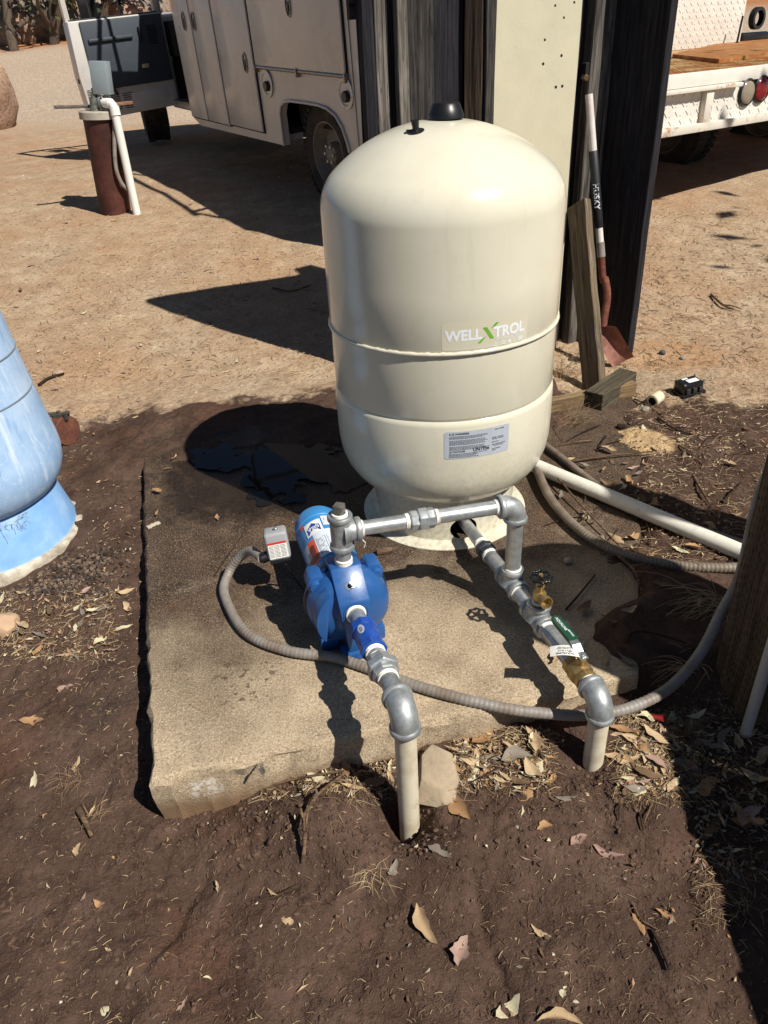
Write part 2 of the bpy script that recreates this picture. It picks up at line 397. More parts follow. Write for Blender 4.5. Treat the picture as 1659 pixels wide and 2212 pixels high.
# ================================================================== THE SETTING
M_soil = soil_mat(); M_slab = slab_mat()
def axis_lines(a, b, step, far_lo, far_hi, growth=1.13):
    c = list(np.arange(a, b+1e-9, step)); s = step; x = b; hi = []
    while x < far_hi: s = min(s*growth, 4.0); x += s; hi.append(x)
    s = step; x = a; lo = []
    while x > far_lo: s = min(s*growth, 4.0); x -= s; lo.append(x)
    return np.array(lo[::-1]+c+hi)
gx = axis_lines(-1.75, 1.35, .0085, -90, 90); gy = axis_lines(-1.75, 1.15, .0085, -9, 130, 1.035)
GX, GY = np.meshgrid(gx, gy); GZ = ground(GX, GY)
_bk = (GY-SD[1])*(SC[0]-SD[0])-(GX-SD[0])*(SC[1]-SD[1]); _bk = -_bk/np.linalg.norm(SC-SD)      # distance in front of the slab's back edge
GZ = GZ + sst(-1.46, -1.16, GX)*np.where(GX < .5, .050*sst(.42, .10, _bk + .35*fbm(GX*5, GY*5, 61, 3))*sst(-.5, -.05, _bk), 0)
GZ = np.where(in_slab(GX, GY, .015) & (GZ > -.03) & (GX < .475+.22*(GY+.8)-.16) & (_bk > .30), -.03, GZ)
nx, ny = len(gx), len(gy)
idx = np.arange(nx*ny).reshape(ny, nx)
quads = np.stack([idx[:-1, :-1], idx[:-1, 1:], idx[1:, 1:], idx[1:, :-1]], -1).reshape(-1, 4)
me = bpy.data.meshes.new('ground'); me.vertices.add(nx*ny); me.vertices.foreach_set('co', np.stack([GX, GY, GZ], -1).ravel())
me.loops.add(quads.size); me.loops.foreach_set('vertex_index', quads.ravel())
me.polygons.add(len(quads)); me.polygons.foreach_set('loop_start', np.arange(0, quads.size, 4)); me.polygons.foreach_set('loop_total', np.full(len(quads), 4))
me.polygons.foreach_set('use_smooth', np.ones(len(quads), bool)); me.update(); me.materials.append(M_soil)
g_o = bpy.data.objects.new('ground', me); COL.objects.link(g_o); g_o['kind'] = 'structure'

# concrete slab: bilinear sheet with worn, rounded edges and sides going down into the soil
def slab():
    ss = np.r_[0, .003, .006, .012, .02, np.linspace(.03, .97, 120), .982, .990, .996, 1]
    tt = np.r_[0, .0015, .003, .006, .012, .02, .03, np.linspace(.042, .97, 80), 1]
    mb = MB(); vs = []; fs = []
    ed = [np.linalg.norm(SB-SA), np.linalg.norm(SD-SA)]
    for t in tt:
        for s in ss:
            p = (SA*(1-s)+SB*s)*(1-t)+(SD*(1-s)+SC*s)*t
            df = t*ed[1]; dl = s*ed[0]; dr = (1-s)*ed[0]
            wob = .009*fbm(p[0]*24, p[1]*24, 71, 4)
            z = .004*fbm(p[0]*6, p[1]*6, 77, 4)
            for d, r in ((df, .008+.022*max(0.0, float(fbm(p[0]*13, 3.3, 78, 3)))), (dl, .005), (dr, .01)):
                if d < r: z -= r*(1-math.sqrt(max(0, 1-((r-d)/r)**2)))*.9
            q = p.copy()
            if df < .03: q = q+np.array([.0, 1.0])*wob*(1-df/.03)
            if dl < .03: q = q+np.array([1.0, 0.])*wob*1.1*(1-dl/.03)
            vs.append((q[0], q[1], float(z)))
    n = len(ss); m = len(tt)
    for j in range(m-1):
        for i in range(n-1): fs.append((j*n+i, j*n+i+1, (j+1)*n+i+1, (j+1)*n+i))
    ring = [i for i in range(n)]+[j*n+n-1 for j in range(1, m)]+[(m-1)*n+i for i in range(n-2, -1, -1)]+[j*n for j in range(m-2, 0, -1)]
    base = len(vs); lv = [-.016, -.05, -.09, -.13, -.30]; cen = np.mean([SA, SB, SC, SD], 0)
    prev = ring
    for li, h in enumerate(lv):
        cur = []
        for k in ring:
            p = np.array(vs[k]); o = p[:2]-cen; o = o/np.linalg.norm(o)
            wob = .014*float(fbm(p[0]*14+h*60, p[1]*14-h*30, 83, 4))+.004
            vs.append((p[0]+o[0]*wob, p[1]+o[1]*wob, min(h, p[2]-.01))); cur.append(len(vs)-1)
        for k in range(len(ring)):
            k2 = (k+1) % len(ring); fs.append((prev[k2], prev[k], cur[k], cur[k2]))
        prev = cur
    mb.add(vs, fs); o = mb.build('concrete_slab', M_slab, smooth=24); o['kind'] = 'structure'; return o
slab()

# puddle in the tank's shadow: thin sheet of water with a ragged edge, slab grit poking through
def puddle():
    t = NT('puddle_water'); t.out((.012, .010, .009, 1), .02, 0, None, .6)
    t.b.inputs['IOR'].default_value = 1.33
    v = t.co(); t.L(t.bump(t.noise(v, 16, 3), .03, .004), t.b.inputs['Normal'])
    c = on_z(600, 1005, 0); st = .0035; mb = MB(); ids = {}; vs = []; fs = []
    X = np.arange(-.42, .42, st); Y = np.arange(-.42, .42, st)
    XX, YY = np.meshgrid(X, Y)
    d = np.sqrt((XX*1.0/.34)**2+((YY+.15*XX)/.25)**2)+.9*fbm((XX+5)*7, (YY+3)*7, 91, 4)+.45*fbm((XX+5)*22, (YY+3)*22, 95, 2)
    for j in range(len(Y)-1):
        for i in range(len(X)-1):
            if d[j, i] < .78:
                f = []
                for a, b in ((0, 0), (1, 0), (1, 1), (0, 1)):
                    k = (i+a, j+b)
                    if k not in ids:
                        ids[k] = len(vs); vs.append((c[0]+X[i+a], c[1]+Y[j+b], .0045))
                    f.append(ids[k])
                fs.append(tuple(f))
    mb.add(vs, fs); o = mb.build('puddle', t.m, smooth=0); o['kind'] = 'structure'
puddle()

# ================================================================== PRESSURE TANK
M_tank = None
def tank_paint():
    t = NT('tank_paint'); v = t.co(); n = t.noise(v, 6, 5); s = t.noise(v, 80, 3); d = t.noise(v, 17, 6, .7)
    col = t.ramp(n, [(.3, lin('d3cdb7')), (.7, lin('dad4c0'))])
    col = t.mix(t.ramp(d, [(.60, 0.0), (.8, .35)]), col, lin('b3aa8e')); x, y, z = t.sep(v)
    lowd = t.math('MULTIPLY', t.ramp(z, [(.02, 1.0), (.42, 0.0)]), t.ramp(t.noise(v, 60, 6, .75), [(.46, 0.0), (.66, .55)])); col = t.mix(lowd, col, lin('8f7d62'))
    col = t.mix(t.ramp(t.noise(v, 11, 8, .8, 1.5), [(.68, 0.0), (.72, .4)]), col, lin('9a937e'))
    vv = t.co(scale=(1, 1, .12)); col = t.mix(t.ramp(t.noise(vv, 30, 4), [(.60, 0.0), (.78, .14)]), col, lin('9c8f74'))
    return t.out(col, t.ramp(t.noise(v, 3, 3), [(.3, .13), (.7, .20)]), 0, t.bump(t.noise(v, 160, 2), .03, .0012), .5)
M_tank = tank_paint()
M_blackpl = plain('black_plastic', '17171a', .38, amt=.2)
M_white = plain('white_print', 'e4e6ea', .5, amt=.03)
M_green = plain('green_print', '6aa92f', .5, amt=.03)
M_ink = plain('black_print', '1d1f22', .6, amt=.05)
M_grey_label = plain('silver_label', 'b4bac3', .38, amt=.06, scale=30)
def tank():
    T = thing('pressure_tank', 'tall cream steel pressure tank with domed top standing on the concrete slab', 'tank')
    R = .33
    prof = [(.232, .150), (.262, .166), (.290, .190), (.312, .225), (.324, .262), (.3295, .300), (.331, .35), (.331, .448), (.329, .457), (.3235, .4635), (.3255, .469), (.3275, .474), (.3275, .655)]
    MB().lathe(prof, n=128).build('lower_shell', M_tank, T, 40)
    up = [(.3275, .655), (.33, .66), (.33, .80), (.33, .965)]
    rk, Rc = .125, .43; zk = .965; zcn = zk-math.sqrt((Rc-rk)**2-(R-rk)**2); ae = math.atan2(zk-zcn, R-rk)
    for k in range(1, 15): a = ae*k/14; up.append((R-rk+rk*math.cos(a), zk+rk*math.sin(a)))
    for k in range(1, 17): a = ae+(math.pi/2-ae)*k/16; up.append((Rc*math.cos(a)+.0001, zcn+Rc*math.sin(a)))
    MB().lathe(up, n=128).build('upper_shell', M_tank, T, 60)
    # rolled weld bead, a little lumpy
    vs = []; fs = []; n = 220; m = 8
    for i in range(n):
        a = 2*math.pi*i/n; lump = .0005*math.sin(i*2.9)+.0004*math.sin(i*1.3)
        for k in range(m):
            b = 2*math.pi*k/m; r = .3302+(.0048+lump)*math.cos(b)
            vs.append((r*math.cos(a), r*math.sin(a), .657+lump+(.0058+lump)*math.sin(b)))
    for i in range(n):
        for k in range(m):
            fs.append((i*m+k, ((i+1) % n)*m+k, ((i+1) % n)*m+(k+1) % m, i*m+(k+1) % m))
    MB().add(vs, fs).build('weld_bead', M_tank, T, 80)
    # skirt with an oval hand hole towards the pipe
    hang = R_(-90+15.5); hz = .050; ha, hb = .043, .037
    n = 300; zs = list(np.linspace(.012, .165, 46)); vs = []; fs = []
    rs = .228
    for z in zs:
        for k in range(n):
            a = 2*math.pi*k/n; da = (a-hang+math.pi) % (2*math.pi)-math.pi
            ex, ez = da*rs/ha, (z-hz)/hb; e = math.hypot(ex, ez); zz = z
            if .86 < e < 1.0: ex, ez = ex/e, ez/e; a = hang+ex*ha/rs; zz = hz+ez*hb
            vs.append((rs*math.cos(a), rs*math.sin(a), zz))
    for j in range(len(zs)-1):
        for k in range(n):
            q = (j*n+k, j*n+(k+1) % n, (j+1)*n+(k+1) % n, (j+1)*n+k)
            es = []
            for w in q:
                x, y, z = vs[w]; da = (math.atan2(y, x)-hang+math.pi) % (2*math.pi)-math.pi
                es.append(math.hypot(da*rs/ha, (z-hz)/hb))
            if max(es) <= 1.0005: continue
            fs.append(q)
    sk = MB().add(vs, fs).build('skirt', M_tank, T, 50)
    MB().lathe([(.228, .0125), (.234, .0075), (.266, .006), (.270, .004), (.270, .0005), (.226, .0005)], n=96).build('foot_flange', M_tank, T, 40)
    MB().lathe([(.232, .149), (.2325, .153), (.2285, .156), (.2275, .150)], n=96).build('skirt_weld', M_tank, T, 60)
    MB().lathe([(.047, 1.170), (.046, 1.178), (.035, 1.202), (.031, 1.2055), (.0001, 1.206)], (0.012, 0, 0), n=32).build('top_cap', M_blackpl, T, 40)
    vv = V3((-.062, -.10, 1.150)); d = nrm((-.10, -.2, 1))
    va = MB().lathe([(.021, -.01), (.021, .004), (.012, .006), (.0085, .008), (.0085, .018), (.0095, .019), (.0095, .028), (.0001, .029)], vv, d, 20).build('air_valve', M_blackpl, T, 40)
    MB().box(vv+V3((-.018, .0, .004)), (.014, .01, .006)).build('valve_tab', M_blackpl, va, 0, bevel=.001)
    # ---- logo film: curved patch just off the shell, letters and emblems on it
    def on(th0, rad):
        def f(u, v): a = R_(-90+th0)+u/R; return (rad*math.cos(a), rad*math.sin(a), v)
        return f
    film = plain('clear_film', 'cdc6af', .30, amt=.02)
    def patch(mb, u0, u1, v0, v1, f, nu=24, c=.006):
        us = np.linspace(u0, u1, nu+1); vs = []; fs = []
        for i, u in enumerate(us):
            e = 0
            d = min(u-u0, u1-u); 
            if d < c: e = c-math.sqrt(max(0, c*c-(c-d)**2))
            vs += [f(u, v0+e), f(u, v1-e)]
        for i in range(nu): fs.append((2*i, 2*i+2, 2*i+3, 2*i+1))
        mb.add(vs, fs)
    f0 = on(-.5, .33035); LB = MB(); patch(LB, 0, .243, .6665, .742, f0, 40)
    logo = LB.build('brand_film', film, T, 30)
    f1 = on(0, .3308)
    def word(mb, st, size, u, v, bold=0, f=f1, sx=1.0, sp=1.0):
        vs, fs = text2d(st, size, bold, spacing=sp); w = max(a for a, b in vs)*sx
        mapped(mb, vs, fs, lambda a, b: f(u+a*sx, v+b)); return w
    mb = MB(); w1 = word(mb, 'WELL', .0375, .006, .6930, .0015, sx=1.0)
    w2 = word(mb, 'TROL', .0375, .1335, .6920, .0015, sx=1.0)
    mb.build('brand_letters', M_white, logo, 0, kind='stuff')
    mb = MB()   # the green X: long rising stroke and a short falling one
    f2 = on(0, .3312)
    def quad(pts): mb.add([f2(*p) for p in pts], [(0, 1, 2, 3)])
    quad([(.0895, .682), (.0985, .682), (.1475, .7300), (.1385, .7300)])
    quad([(.1035, .7215), (.1135, .7215), (.1345, .6900), (.1245, .6900)])
    mb.build('brand_x', M_green, logo, 0)
    mb = MB(); word(mb, 'Well Above The Rest', .0098, .138, .6825, 0, sx=1.12)
    # small marks in a row: triangle, two roundels, shield, flag
    def ring(u, v, r, w=.0012, n=20, k=2*math.pi):
        vs = []; fs = []
        for i in range(n+1):
            a = k*i/n+.5; vs += [f1(u+r*math.cos(a), v+r*math.sin(a)), f1(u+(r-w)*math.cos(a), v+(r-w)*math.sin(a))]
        for i in range(n): fs.append((2*i, 2*i+2, 2*i+3, 2*i+1))
        mb.add(vs, fs)
    def stroke(u0, v0, u1, v1, w=.0009):
        d = np.array([u1-u0, v1-v0]); d /= np.linalg.norm(d); nn = np.array([-d[1], d[0]])*w
        mb.add([f1(u0+nn[0], v0+nn[1]), f1(u0-nn[0], v0-nn[1]), f1(u1-nn[0], v1-nn[1]), f1(u1+nn[0], v1+nn[1])], [(0, 1, 2, 3)])
    tx, ty = .140, .6705
    stroke(tx-.005, ty-.003, tx, ty+.006); stroke(tx, ty+.006, tx+.005, ty-.003); stroke(tx-.0035, ty-.003, tx+.0035, ty-.003)
    ring(.163, .673, .0052, .0022); ring(.181, .6735, .0046, .0030); ring(.181, .6735, .0012, .0012)
    for a, b in (((.192, .679), (.192, .671)), ((.192, .671), (.1965, .6675)), ((.1965, .6675), (.201, .671)), ((.201, .671), (.201, .679)), ((.201, .679), (.192, .679)), ((.194, .676), (.199, .670))): stroke(*a, *b, .0005)
    for k in range(5): stroke(.208, .6695+k*.0024, .2235, .6695+k*.0024, .0008)
    mb.build('brand_marks', M_white, logo, 0)
    mb = MB()
    for k in range(60):
        u = .006+k*.0021
        if random.random() < .85: mb.add([f1(u, .6690), f1(u+.0016, .6690), f1(u+.0016, .6702), f1(u, .6702)], [(0, 1, 2, 3)])
    mb.build('fine_print', M_white, logo, 0)
    # ---- silver warning label
    f0 = on(.3, .33175); LB = MB(); patch(LB, 0, .189, .354, .437, f0, 32, .003); lab = LB.build('warning_label', M_grey_label, T, 30)
    f3 = on(.3, .3321); mb = MB()
    def lines(u0, u1, v, h, seed, ragged=.25):
        r = random.Random(seed); u = u0; end = u1-(u1-u0)*ragged*r.random()
        while u < end:
            w = r.uniform(.002, .0065); mb.add([f3(u, v), f3(min(u+w, end), v), f3(min(u+w, end), v+h), f3(u, v+h)], [(0, 1, 2, 3)]); u += w+r.uniform(.0008, .0015)
    word(mb, 'WARNING', .0072, .030, .4275, .0002, f3); word(mb, 'CAUTION', .0078, .022, .3735, .0002, f3)
    word(mb, 'UN1956', .0165, .080, .3725, .0005, f3, .82)
    def frame(u0, u1, v0, v1, w=.0004):
        for a, b, c, d in ((u0, u1, v0, v0+w), (u0, u1, v1-w, v1), (u0, u0+w, v0, v1), (u1-w, u1, v0, v1)): mb.add([f3(a, c), f3(b, c), f3(b, d), f3(a, d)], [(0, 1, 2, 3)])
    frame(.021, .061, .4262, .4345); frame(.014, .056, .3722, .3808)
    def tri(u, v, s): mb.add([f3(u-s, v), f3(u+s, v), f3(u, v+1.8*s)], [(0, 1, 2)])
    tri(.016, .4275, .003); tri(.025, .4277, .0027); tri(.066, .4275, .003); tri(.018, .3738, .0027)
    for k in range(14):
        if k in (3, 9): continue
        lines(.014+(.0 if k % 3 else .001), .122, .4215-k*.0031, .0014, 200+k, .18)
    for k in range(4): lines(.013, .098, .3680-k*.0034, .0015, 300+k, .12)
    lines(.083, .122, .3685, .0013, 320, 0)
    for st, sz, u, v in (('SERIAL NUMBER', .0040, .143, .4275), ('MODEL / PART NO', .0042, .135, .4035), ('WX-302 / WX302-T', .0044, .135, .3990), ('MFG DATE', .0042, .135, .3900), ('MAX WORKING / RELIEF', .0038, .135, .3825), ('150 PSI / 125 PSI', .0042, .140, .3780), ('TEST PRESSURE', .0040, .135, .3690), ('125 PSI', .0040, .135, .3645)):
        word(mb, st, sz, u, v, .0001, f3)
    mb.build('warning_print', M_ink, lab, 0, kind='stuff')
    return T
tank()

# ================================================================== PIPEWORK HELPERS
M_galv = galv_mat('galvanised_pipe', 'a3a7a8', 'c9cbca', .38, .7); M_cast = galv_mat('galvanised_casting', '959a9b', 'bcbfbe', .45, .6)
M_tape = plain('thread_tape', 'e6e2d6', .75, amt=.1, scale=60, bump=.5, bscale=160, bdist=.003)
M_brass = plain('brass', (.42, .29, .12), .42, .75, amt=.3, scale=60, bump=.2)
M_pvc = plain('aged_pvc', 'd6ccb4', .45, amt=.05, scale=8, dirt='8f7450', damt=.35, dscale=16, bump=.05)
M_bolt = plain('zinc_bolt', 'b9bbb8', .35, .8, amt=.15, scale=60)
M_paper = plain('paper', 'e9e7e0', .7, amt=.03)
M_red = plain('red_print', 'c8372a', .5, amt=.06); M_orange = plain('orange_label', 'e2572b', .5, amt=.05)
M_bluepr = plain('blue_print', '27479b', .5, amt=.05)
r1, r2, rv = .0185, .0212, .0235
def pipe(p, q, r, parent, name='pipe', mat=None, n=24): return MB().cyl(p, q, r, n=n).build(name, mat or M_galv, parent, 40)
def collar_prof(r, w, b=.004): return [(r-.004, 0), (r+b*.6, 0), (r+b, w*.2), (r+b, w*.8), (r+b*.6, w), (r-.004, w)]
def tape(p, d, r, parent, w=.011):
    d = nrm(d); mb = MB(); vs = []
    k = 9; pr = [(r-.002, 0)]
    for i in range(k): pr.append((r+.0012+.0012*(i % 2)+random.uniform(0, .0008), w*i/(k-1)))
    pr.append((r-.002, w)); mb.lathe(pr, p, d, 24); return mb.build('thread_tape', M_tape, parent, 60)
def elbow(c, d1, d2, r, parent, name='elbow', L=.045, mat=None):
    """90 degree elbow with beaded mouths; openings towards d1 and d2 from corner c"""
    c = V3(c); d1 = nrm(d1); d2 = nrm(d2); mb = MB(); rad = L*.78; m = 12; path = []
    p1 = c+d1*L; a = c+d1*rad; b = c+d2*rad; path.append(p1)
    for k in range(m+1):
        t = k/m; path.append((1-t)**2*a+2*t*(1-t)*c*1.0+t*t*b if False else c+d1*rad*(1-math.sin(t*math.pi/2))+d2*rad*(1-math.cos(t*math.pi/2)))
    path.append(c+d2*L); mb.tube(path, r+.0065, 28)
    o = mb.build(name, mat or M_cast, parent, 50)
    for d in (d1, d2): MB().lathe(collar_prof(r+.0060, .013, .0045), c+d*(L-.009), d, 32).build('mouth_bead', mat or M_cast, o, 50)
    return o
def tee(c, run, br, r, parent, L=.042, name='tee'):
    c = V3(c); run = nrm(run); br = nrm(br); mb = MB()
    mb.cyl(c-run*L, c+run*L, r+.006, n=28); mb.cyl(c, c+br*L, r+.006, n=28)
    mb.lathe([(r+.016, .0), (r+.0105, r*.55), (r+.007, r*1.0), (r+.006, r*1.5)], c+br*.004, br, 28)
    o = mb.build(name, M_cast, parent, 50)
    for d in (run, -run, br): MB().lathe(collar_prof(r+.0055, .014, .005), c+d*(L-.010), d, 32).build('mouth_bead', M_cast, o, 50)
    return o
def union(c, ax, r, parent, s=1.0):
    c = V3(c); ax = nrm(ax)
    h = MB().lathe([(r, -.004), (r*1.55*s, -.004), (r*1.72*s, -.001), (r*1.72*s, .018), (r*1.55*s, .021), (r, .021)], c-ax*.008, ax, 6).build('union', M_cast, parent, 25, bevel=.0012)
    MB().lathe([(r-.003, 0), (r*1.30, 0), (r*1.40, .003), (r*1.40, .018), (r*1.34, .022), (r-.003, .022)], c-ax*.032, ax, 8).build('union_tail', M_cast, h, 25)
    MB().lathe([(r-.003, 0), (r*1.34, 0), (r*1.42, .003), (r*1.42, .016), (r*1.30, .020), (r-.003, .020)], c+ax*.012, ax, 8, off=.3).build('union_tail', M_cast, h, 25)
    return h

# ================================================================== JET PUMP
PF = V3((-.225, -.735, 0)); PA = nrm((.345, -.939, 0)); PS = nrm((.939, .345, 0)); UPZ = V3((0, 0, 1))
def PL(s, b, z): return PF+PS*s-PA*b+UPZ*z
M_pblue = plain('cast_blue_enamel', '26558f', .34, amt=.06, scale=20, bump=.08, bscale=130, bdist=.002, coat=.12)
M_mblue = plain('motor_blue_paint', '3d8ac6', .30, amt=.05, scale=20, bump=.03)
M_navy = plain('dark_navy_paint', '122448', .35, amt=.15)
def pump():
    T = thing('jet_pump', 'blue cast iron jet pump with light blue motor on the concrete slab', 'pump', tuple(PF))
    K = lambda mb, name, mat, par=None, **kw: reparent_keep(mb.build(name, mat, None, **kw), T) if par is None else mb.build(name, mat, par, **kw)
    zc = .125; back = -PA
    case = MB().lathe([(.0001, .004), (.045, .006), (.070, .012), (.089, .022), (.101, .038), (.107, .058), (.108, .080), (.106, .086), (.100, .088), (.100, .118), (.085, .122)], PL(0, 0, zc), back, 64)
    c = K(case, 'pump_case', M_pblue, smooth=30)
    # raised water passage running from the outlet on top down to the suction port
    pr = [(.122, .10), (.122, .238), (.055, .246), (-.012, .186), (-.016, .176), (-.016, .030), (.0, .010), (.06, .010)]
    mb = MB(); vs = []; fs = []
    n = len(pr)
    for sgn in (-1, 1):
        for b, z in pr:
            w = .040 if z > .15 else .040-.018*(.15-z)/.14
            vs.append(PL(sgn*w, b, z))
    fs = [tuple(range(n)), tuple(reversed(range(n, 2*n)))]+[(i, i+n, (i+1) % n+n, (i+1) % n) for i in range(n)]
    mb.add(vs, fs); K(mb, 'water_passage', M_pblue, smooth=30, bevel=.003, seg=2)
    # crescent cheeks either side of the passage
    K(MB().lathe([(.104, .0855), (.1115, .087), (.1125, .093), (.1115, .099), (.104, .1005)], PL(0, 0, zc), back, 64), 'clamp_band', M_navy, smooth=40)
    for sgn in (-1,):
        pts = []
        for k in range(13):
            a = R_(58+k*(218-58)/12); pts.append((sgn*(-1)*.0+ (math.cos(a)*.098)*(1 if sgn < 0 else -1), math.sin(a)*.098))
        pts = [(x, z) for x, z in pts if (x < -.0535 if sgn < 0 else x > .0535)]
        if sgn > 0: pts = pts[::-1]
        mb = MB(); dep = -.002
        o = PL(0, dep, zc); vs = [o+PS*x+UPZ*z for x, z in pts]+[o+back*.05+PS*x*1.05+UPZ*z*1.05 for x, z in pts]; n = len(pts)
        mb.add(vs, [tuple(range(n)), tuple(reversed(range(n, 2*n)))]+[((i+1) % n, i, i+n, (i+1) % n+n) for i in range(n)])
        K(mb, 'case_cheek', M_pblue, smooth=30, bevel=.0022, seg=2)
    # clamp lugs at the upper corners with their rounded pads
    for sgn in (-1, 1):
        mb = MB(); poly = [(.040, .060), (.060, .100), (.090, .098), (.101, .072), (.096, .050), (.072, .040)]
        poly = [(sgn*a, b) for a, b in poly]; poly = poly if sgn > 0 else poly[::-1]
        mb.prism(poly, PL(0, .122, zc), PS, UPZ, .052); K(mb, 'clamp_lug', M_pblue, smooth=35, bevel=.005, seg=2)
        mb = MB(); mb.lathe([(.0001, 0), (.013, .001), (.016, .006), (.016, .03)], PL(sgn*.080, .058, zc+.070), back, 18); K(mb, 'lug_boss', M_pblue, smooth=40)
        mb = MB(); mb.box(PL(sgn*.062, .06, .022), (.05, .05, .044), np.stack([PS, PA, UPZ], 1)); K(mb, 'foot', M_pblue, smooth=30, bevel=.006)
    mb = MB(); mb.box(PL(.0, .0, .0145), (.085, .045, .027), np.stack([PS, PA, UPZ], 1)); K(mb, 'foot', M_pblue, smooth=30, bevel=.006)
    mb = MB().lathe([(.0001, 0), (.0085, 0), (.0095, .002), (.0095, .010), (.012, .0105), (.012, .013)], PL(.040, -.040, .0165), back, 6); K(mb, 'drain_bolt', M_bolt, smooth=25)
    mb = MB().lathe([(.0001, .018), (.0055, .018), (.006, .016), (.006, .006), (.0085, .006), (.0085, -.004)], PL(0.004, .018, .214), nrm(UPZ*.75-back*.66), 12); K(mb, 'priming_plug', M_bolt, smooth=30)
    mb = MB().lathe([(.0001, .0016), (.0105, .0016), (.0125, -.004)], PL(-.004, .018, .2125), nrm(UPZ*.75-back*.66), 16); K(mb, 'plug_recess', M_navy, smooth=30)
    for k in range(2):
        mb = MB().lathe([(.034-.002*k, -.001+.004*k), (.029-.003*k, -.004+.002*k), (.024, -.002)], PL(0, -.015, .150), -back, 28)
    K(mb, 'suction_boss', M_pblue, smooth=50)
    # three cast strokes beneath the port
    mb = MB()
    for k in range(3): mb.box(PL(-.008+.004*k, -.0155, .105-.010*k), (.018, .003, .0022), np.stack([PS, PA, UPZ], 1))
    K(mb, 'cast_mark', M_navy, smooth=0)
    # bracket and motor
    K(MB().lathe([(.098, .110), (.098, .124), (.084, .128), (.082, .150), (.078, .165)], PL(0, 0, zc), back, 48, caps=(True, True)), 'motor_bracket', M_navy, smooth=30)
    m = MB().lathe([(.0715, .158), (.0735, .162), (.0735, .170), (.0705, .174), (.0705, .385), (.0722, .387), (.0722, .392), (.0705, .394), (.0700, .430), (.064, .444), (.05, .450), (.0001, .452)], PL(0, 0, zc+.008), back, 56)
    mo = K(m, 'motor', M_mblue, smooth=30)
    K(MB().box(PL(0, .30, .03), (.09, .10, .06), np.stack([PS, PA, UPZ], 1)), 'motor_foot', M_navy, smooth=30, bevel=.005)
    RM = .0709; zm = zc+.008
    def mf(off=0.0):    # u = arc from the crown, positive to the viewer's right; b = distance back
        def f(u, b): a = u/RM; return PL(math.sin(a)*(RM+off), b, zm+math.cos(a)*(RM+off))
        return f
    def mpatch(name, mat, u0, u1, b0, b1, off, par=T):
        mb = MB(); nu = 14; vs = []; fs = []; f = mf(off)
        for i in range(nu+1):
            u = u0+(u1-u0)*i/nu; vs += [f(u, b0), f(u, b1)]
        for i in range(nu): fs.append((2*i, 2*i+2, 2*i+3, 2*i+1))
        mb.add(vs, fs); return K(mb, name, mat, smooth=40)
    mpatch('rating_label', plain('pale_label', 'd7dee6', .4, amt=.03), -.040, .046, .188, .305, .0004)
    mpatch('warning_sticker', M_orange, -.080, -.0415, .180, .285, .0005)
    mpatch('clear_sticker', plain('clear_sticker', 'a9b7c9', .3, amt=.05), -.092, -.066, .215, .285, .0009)
    mpatch('origin_label', M_paper, -.056, -.004, .300, .362, .0010)
    mpatch('code_label', plain('grey_label', 'c9cfd6', .4), .0, .046, .322, .372, .0013)
    mpatch('date_sticker', M_orange, -.072, -.058, .362, .380, .0005)
    # blue house-shaped emblem and its letters, upside down as mounted
    mb = MB(); f = mf(.0017); P = [(-.050, .306), (-.010, .306), (-.010, .335), (-.030, .352), (-.050, .335)]
    mb.add([f(-.030, .325)]+[f(*p) for p in P], [(0, i+1, (i+1) % 5+1) for i in range(5)]); K(mb, 'origin_emblem', M_bluepr, smooth=0)
    f = mf(.0023); mb = MB(); vs, fs = text2d('USA', .019, .0006, 'CENTER'); mapped(mb, vs, fs, lambda a, b: f(-.030-a, .333-b)); K(mb, 'emblem_letters', M_white, smooth=0)
    # print on the rating label
    f = mf(.0010); mb = MB(); rr = random.Random(5)
    def bar(mb, u0, u1, b, h):
        mb.add([f(u0, b), f(u1, b), f(u1, b+h), f(u0, b+h)], [(0, 1, 2, 3)])
    for k in range(6): bar(mb, -.036, .040-rr.uniform(0, .01), .300-k*.004-.003, .0018)
    K(mb, 'label_print_red', plain('faded_red_print', 'c98a8c', .5), smooth=0)
    mb = MB()
    for k in range(16):
        b = .272-k*.0050; bar(mb, -.036, -.012-rr.uniform(0, .008), b, .0016); bar(mb, -.004, .030+rr.uniform(-.012, .01), b, .0014)
    bar(mb, -.009, -.0083, .190, .086); bar(mb, -.038, .044, .276, .0008)
    K(mb, 'label_print_black', M_ink, smooth=0)
    mb = MB(); f = mf(.0012)
    for k in range(9): bar(mb, -.077+k*.0036, -.0755+k*.0036, .190, .075-rr.uniform(0, .02))
    K(mb, 'sticker_print', M_ink, smooth=0)
    mb = MB(); f = mf(.0018)
    for k in range(3): bar(mb, .006, .040, .358-k*.0045, .0020)
    K(mb, 'code_print', M_ink, smooth=0)
    # ---- pressure switch hung on the motor's left
    swc = PL(-.134, .335, .168); Mx = np.stack([PS, PA, UPZ], 1)@np.array(Euler((R_(10), R_(-4), R_(6))).to_matrix())
    M_grey = plain('grey_plastic_cover', '9b9c9e', .45, amt=.06, scale=30, bump=.05)
    sw = K(MB().box(swc, (.064, .056, .084), Mx), 'pressure_switch', M_grey, smooth=30, bevel=.009, seg=3)
    sk = lambda mb, n, m, **kw: reparent2(mb.build(n, m, None, **kw), sw)
    def reparent2(o, p): o.parent = p; o.matrix_parent_inverse = p.matrix_world.inverted() if False else (Matrix.LocRotScale(T.location, T.rotation_euler, None)@p.matrix_parent_inverse@p.matrix_basis).inverted(); return o
    loc = lambda x, y, z: swc+Mx@V3((x, y, z))
    sk(MB().box(loc(0, 0, -.046), (.058, .050, .012), Mx), 'switch_base', M_blackpl, smooth=30, bevel=.003)
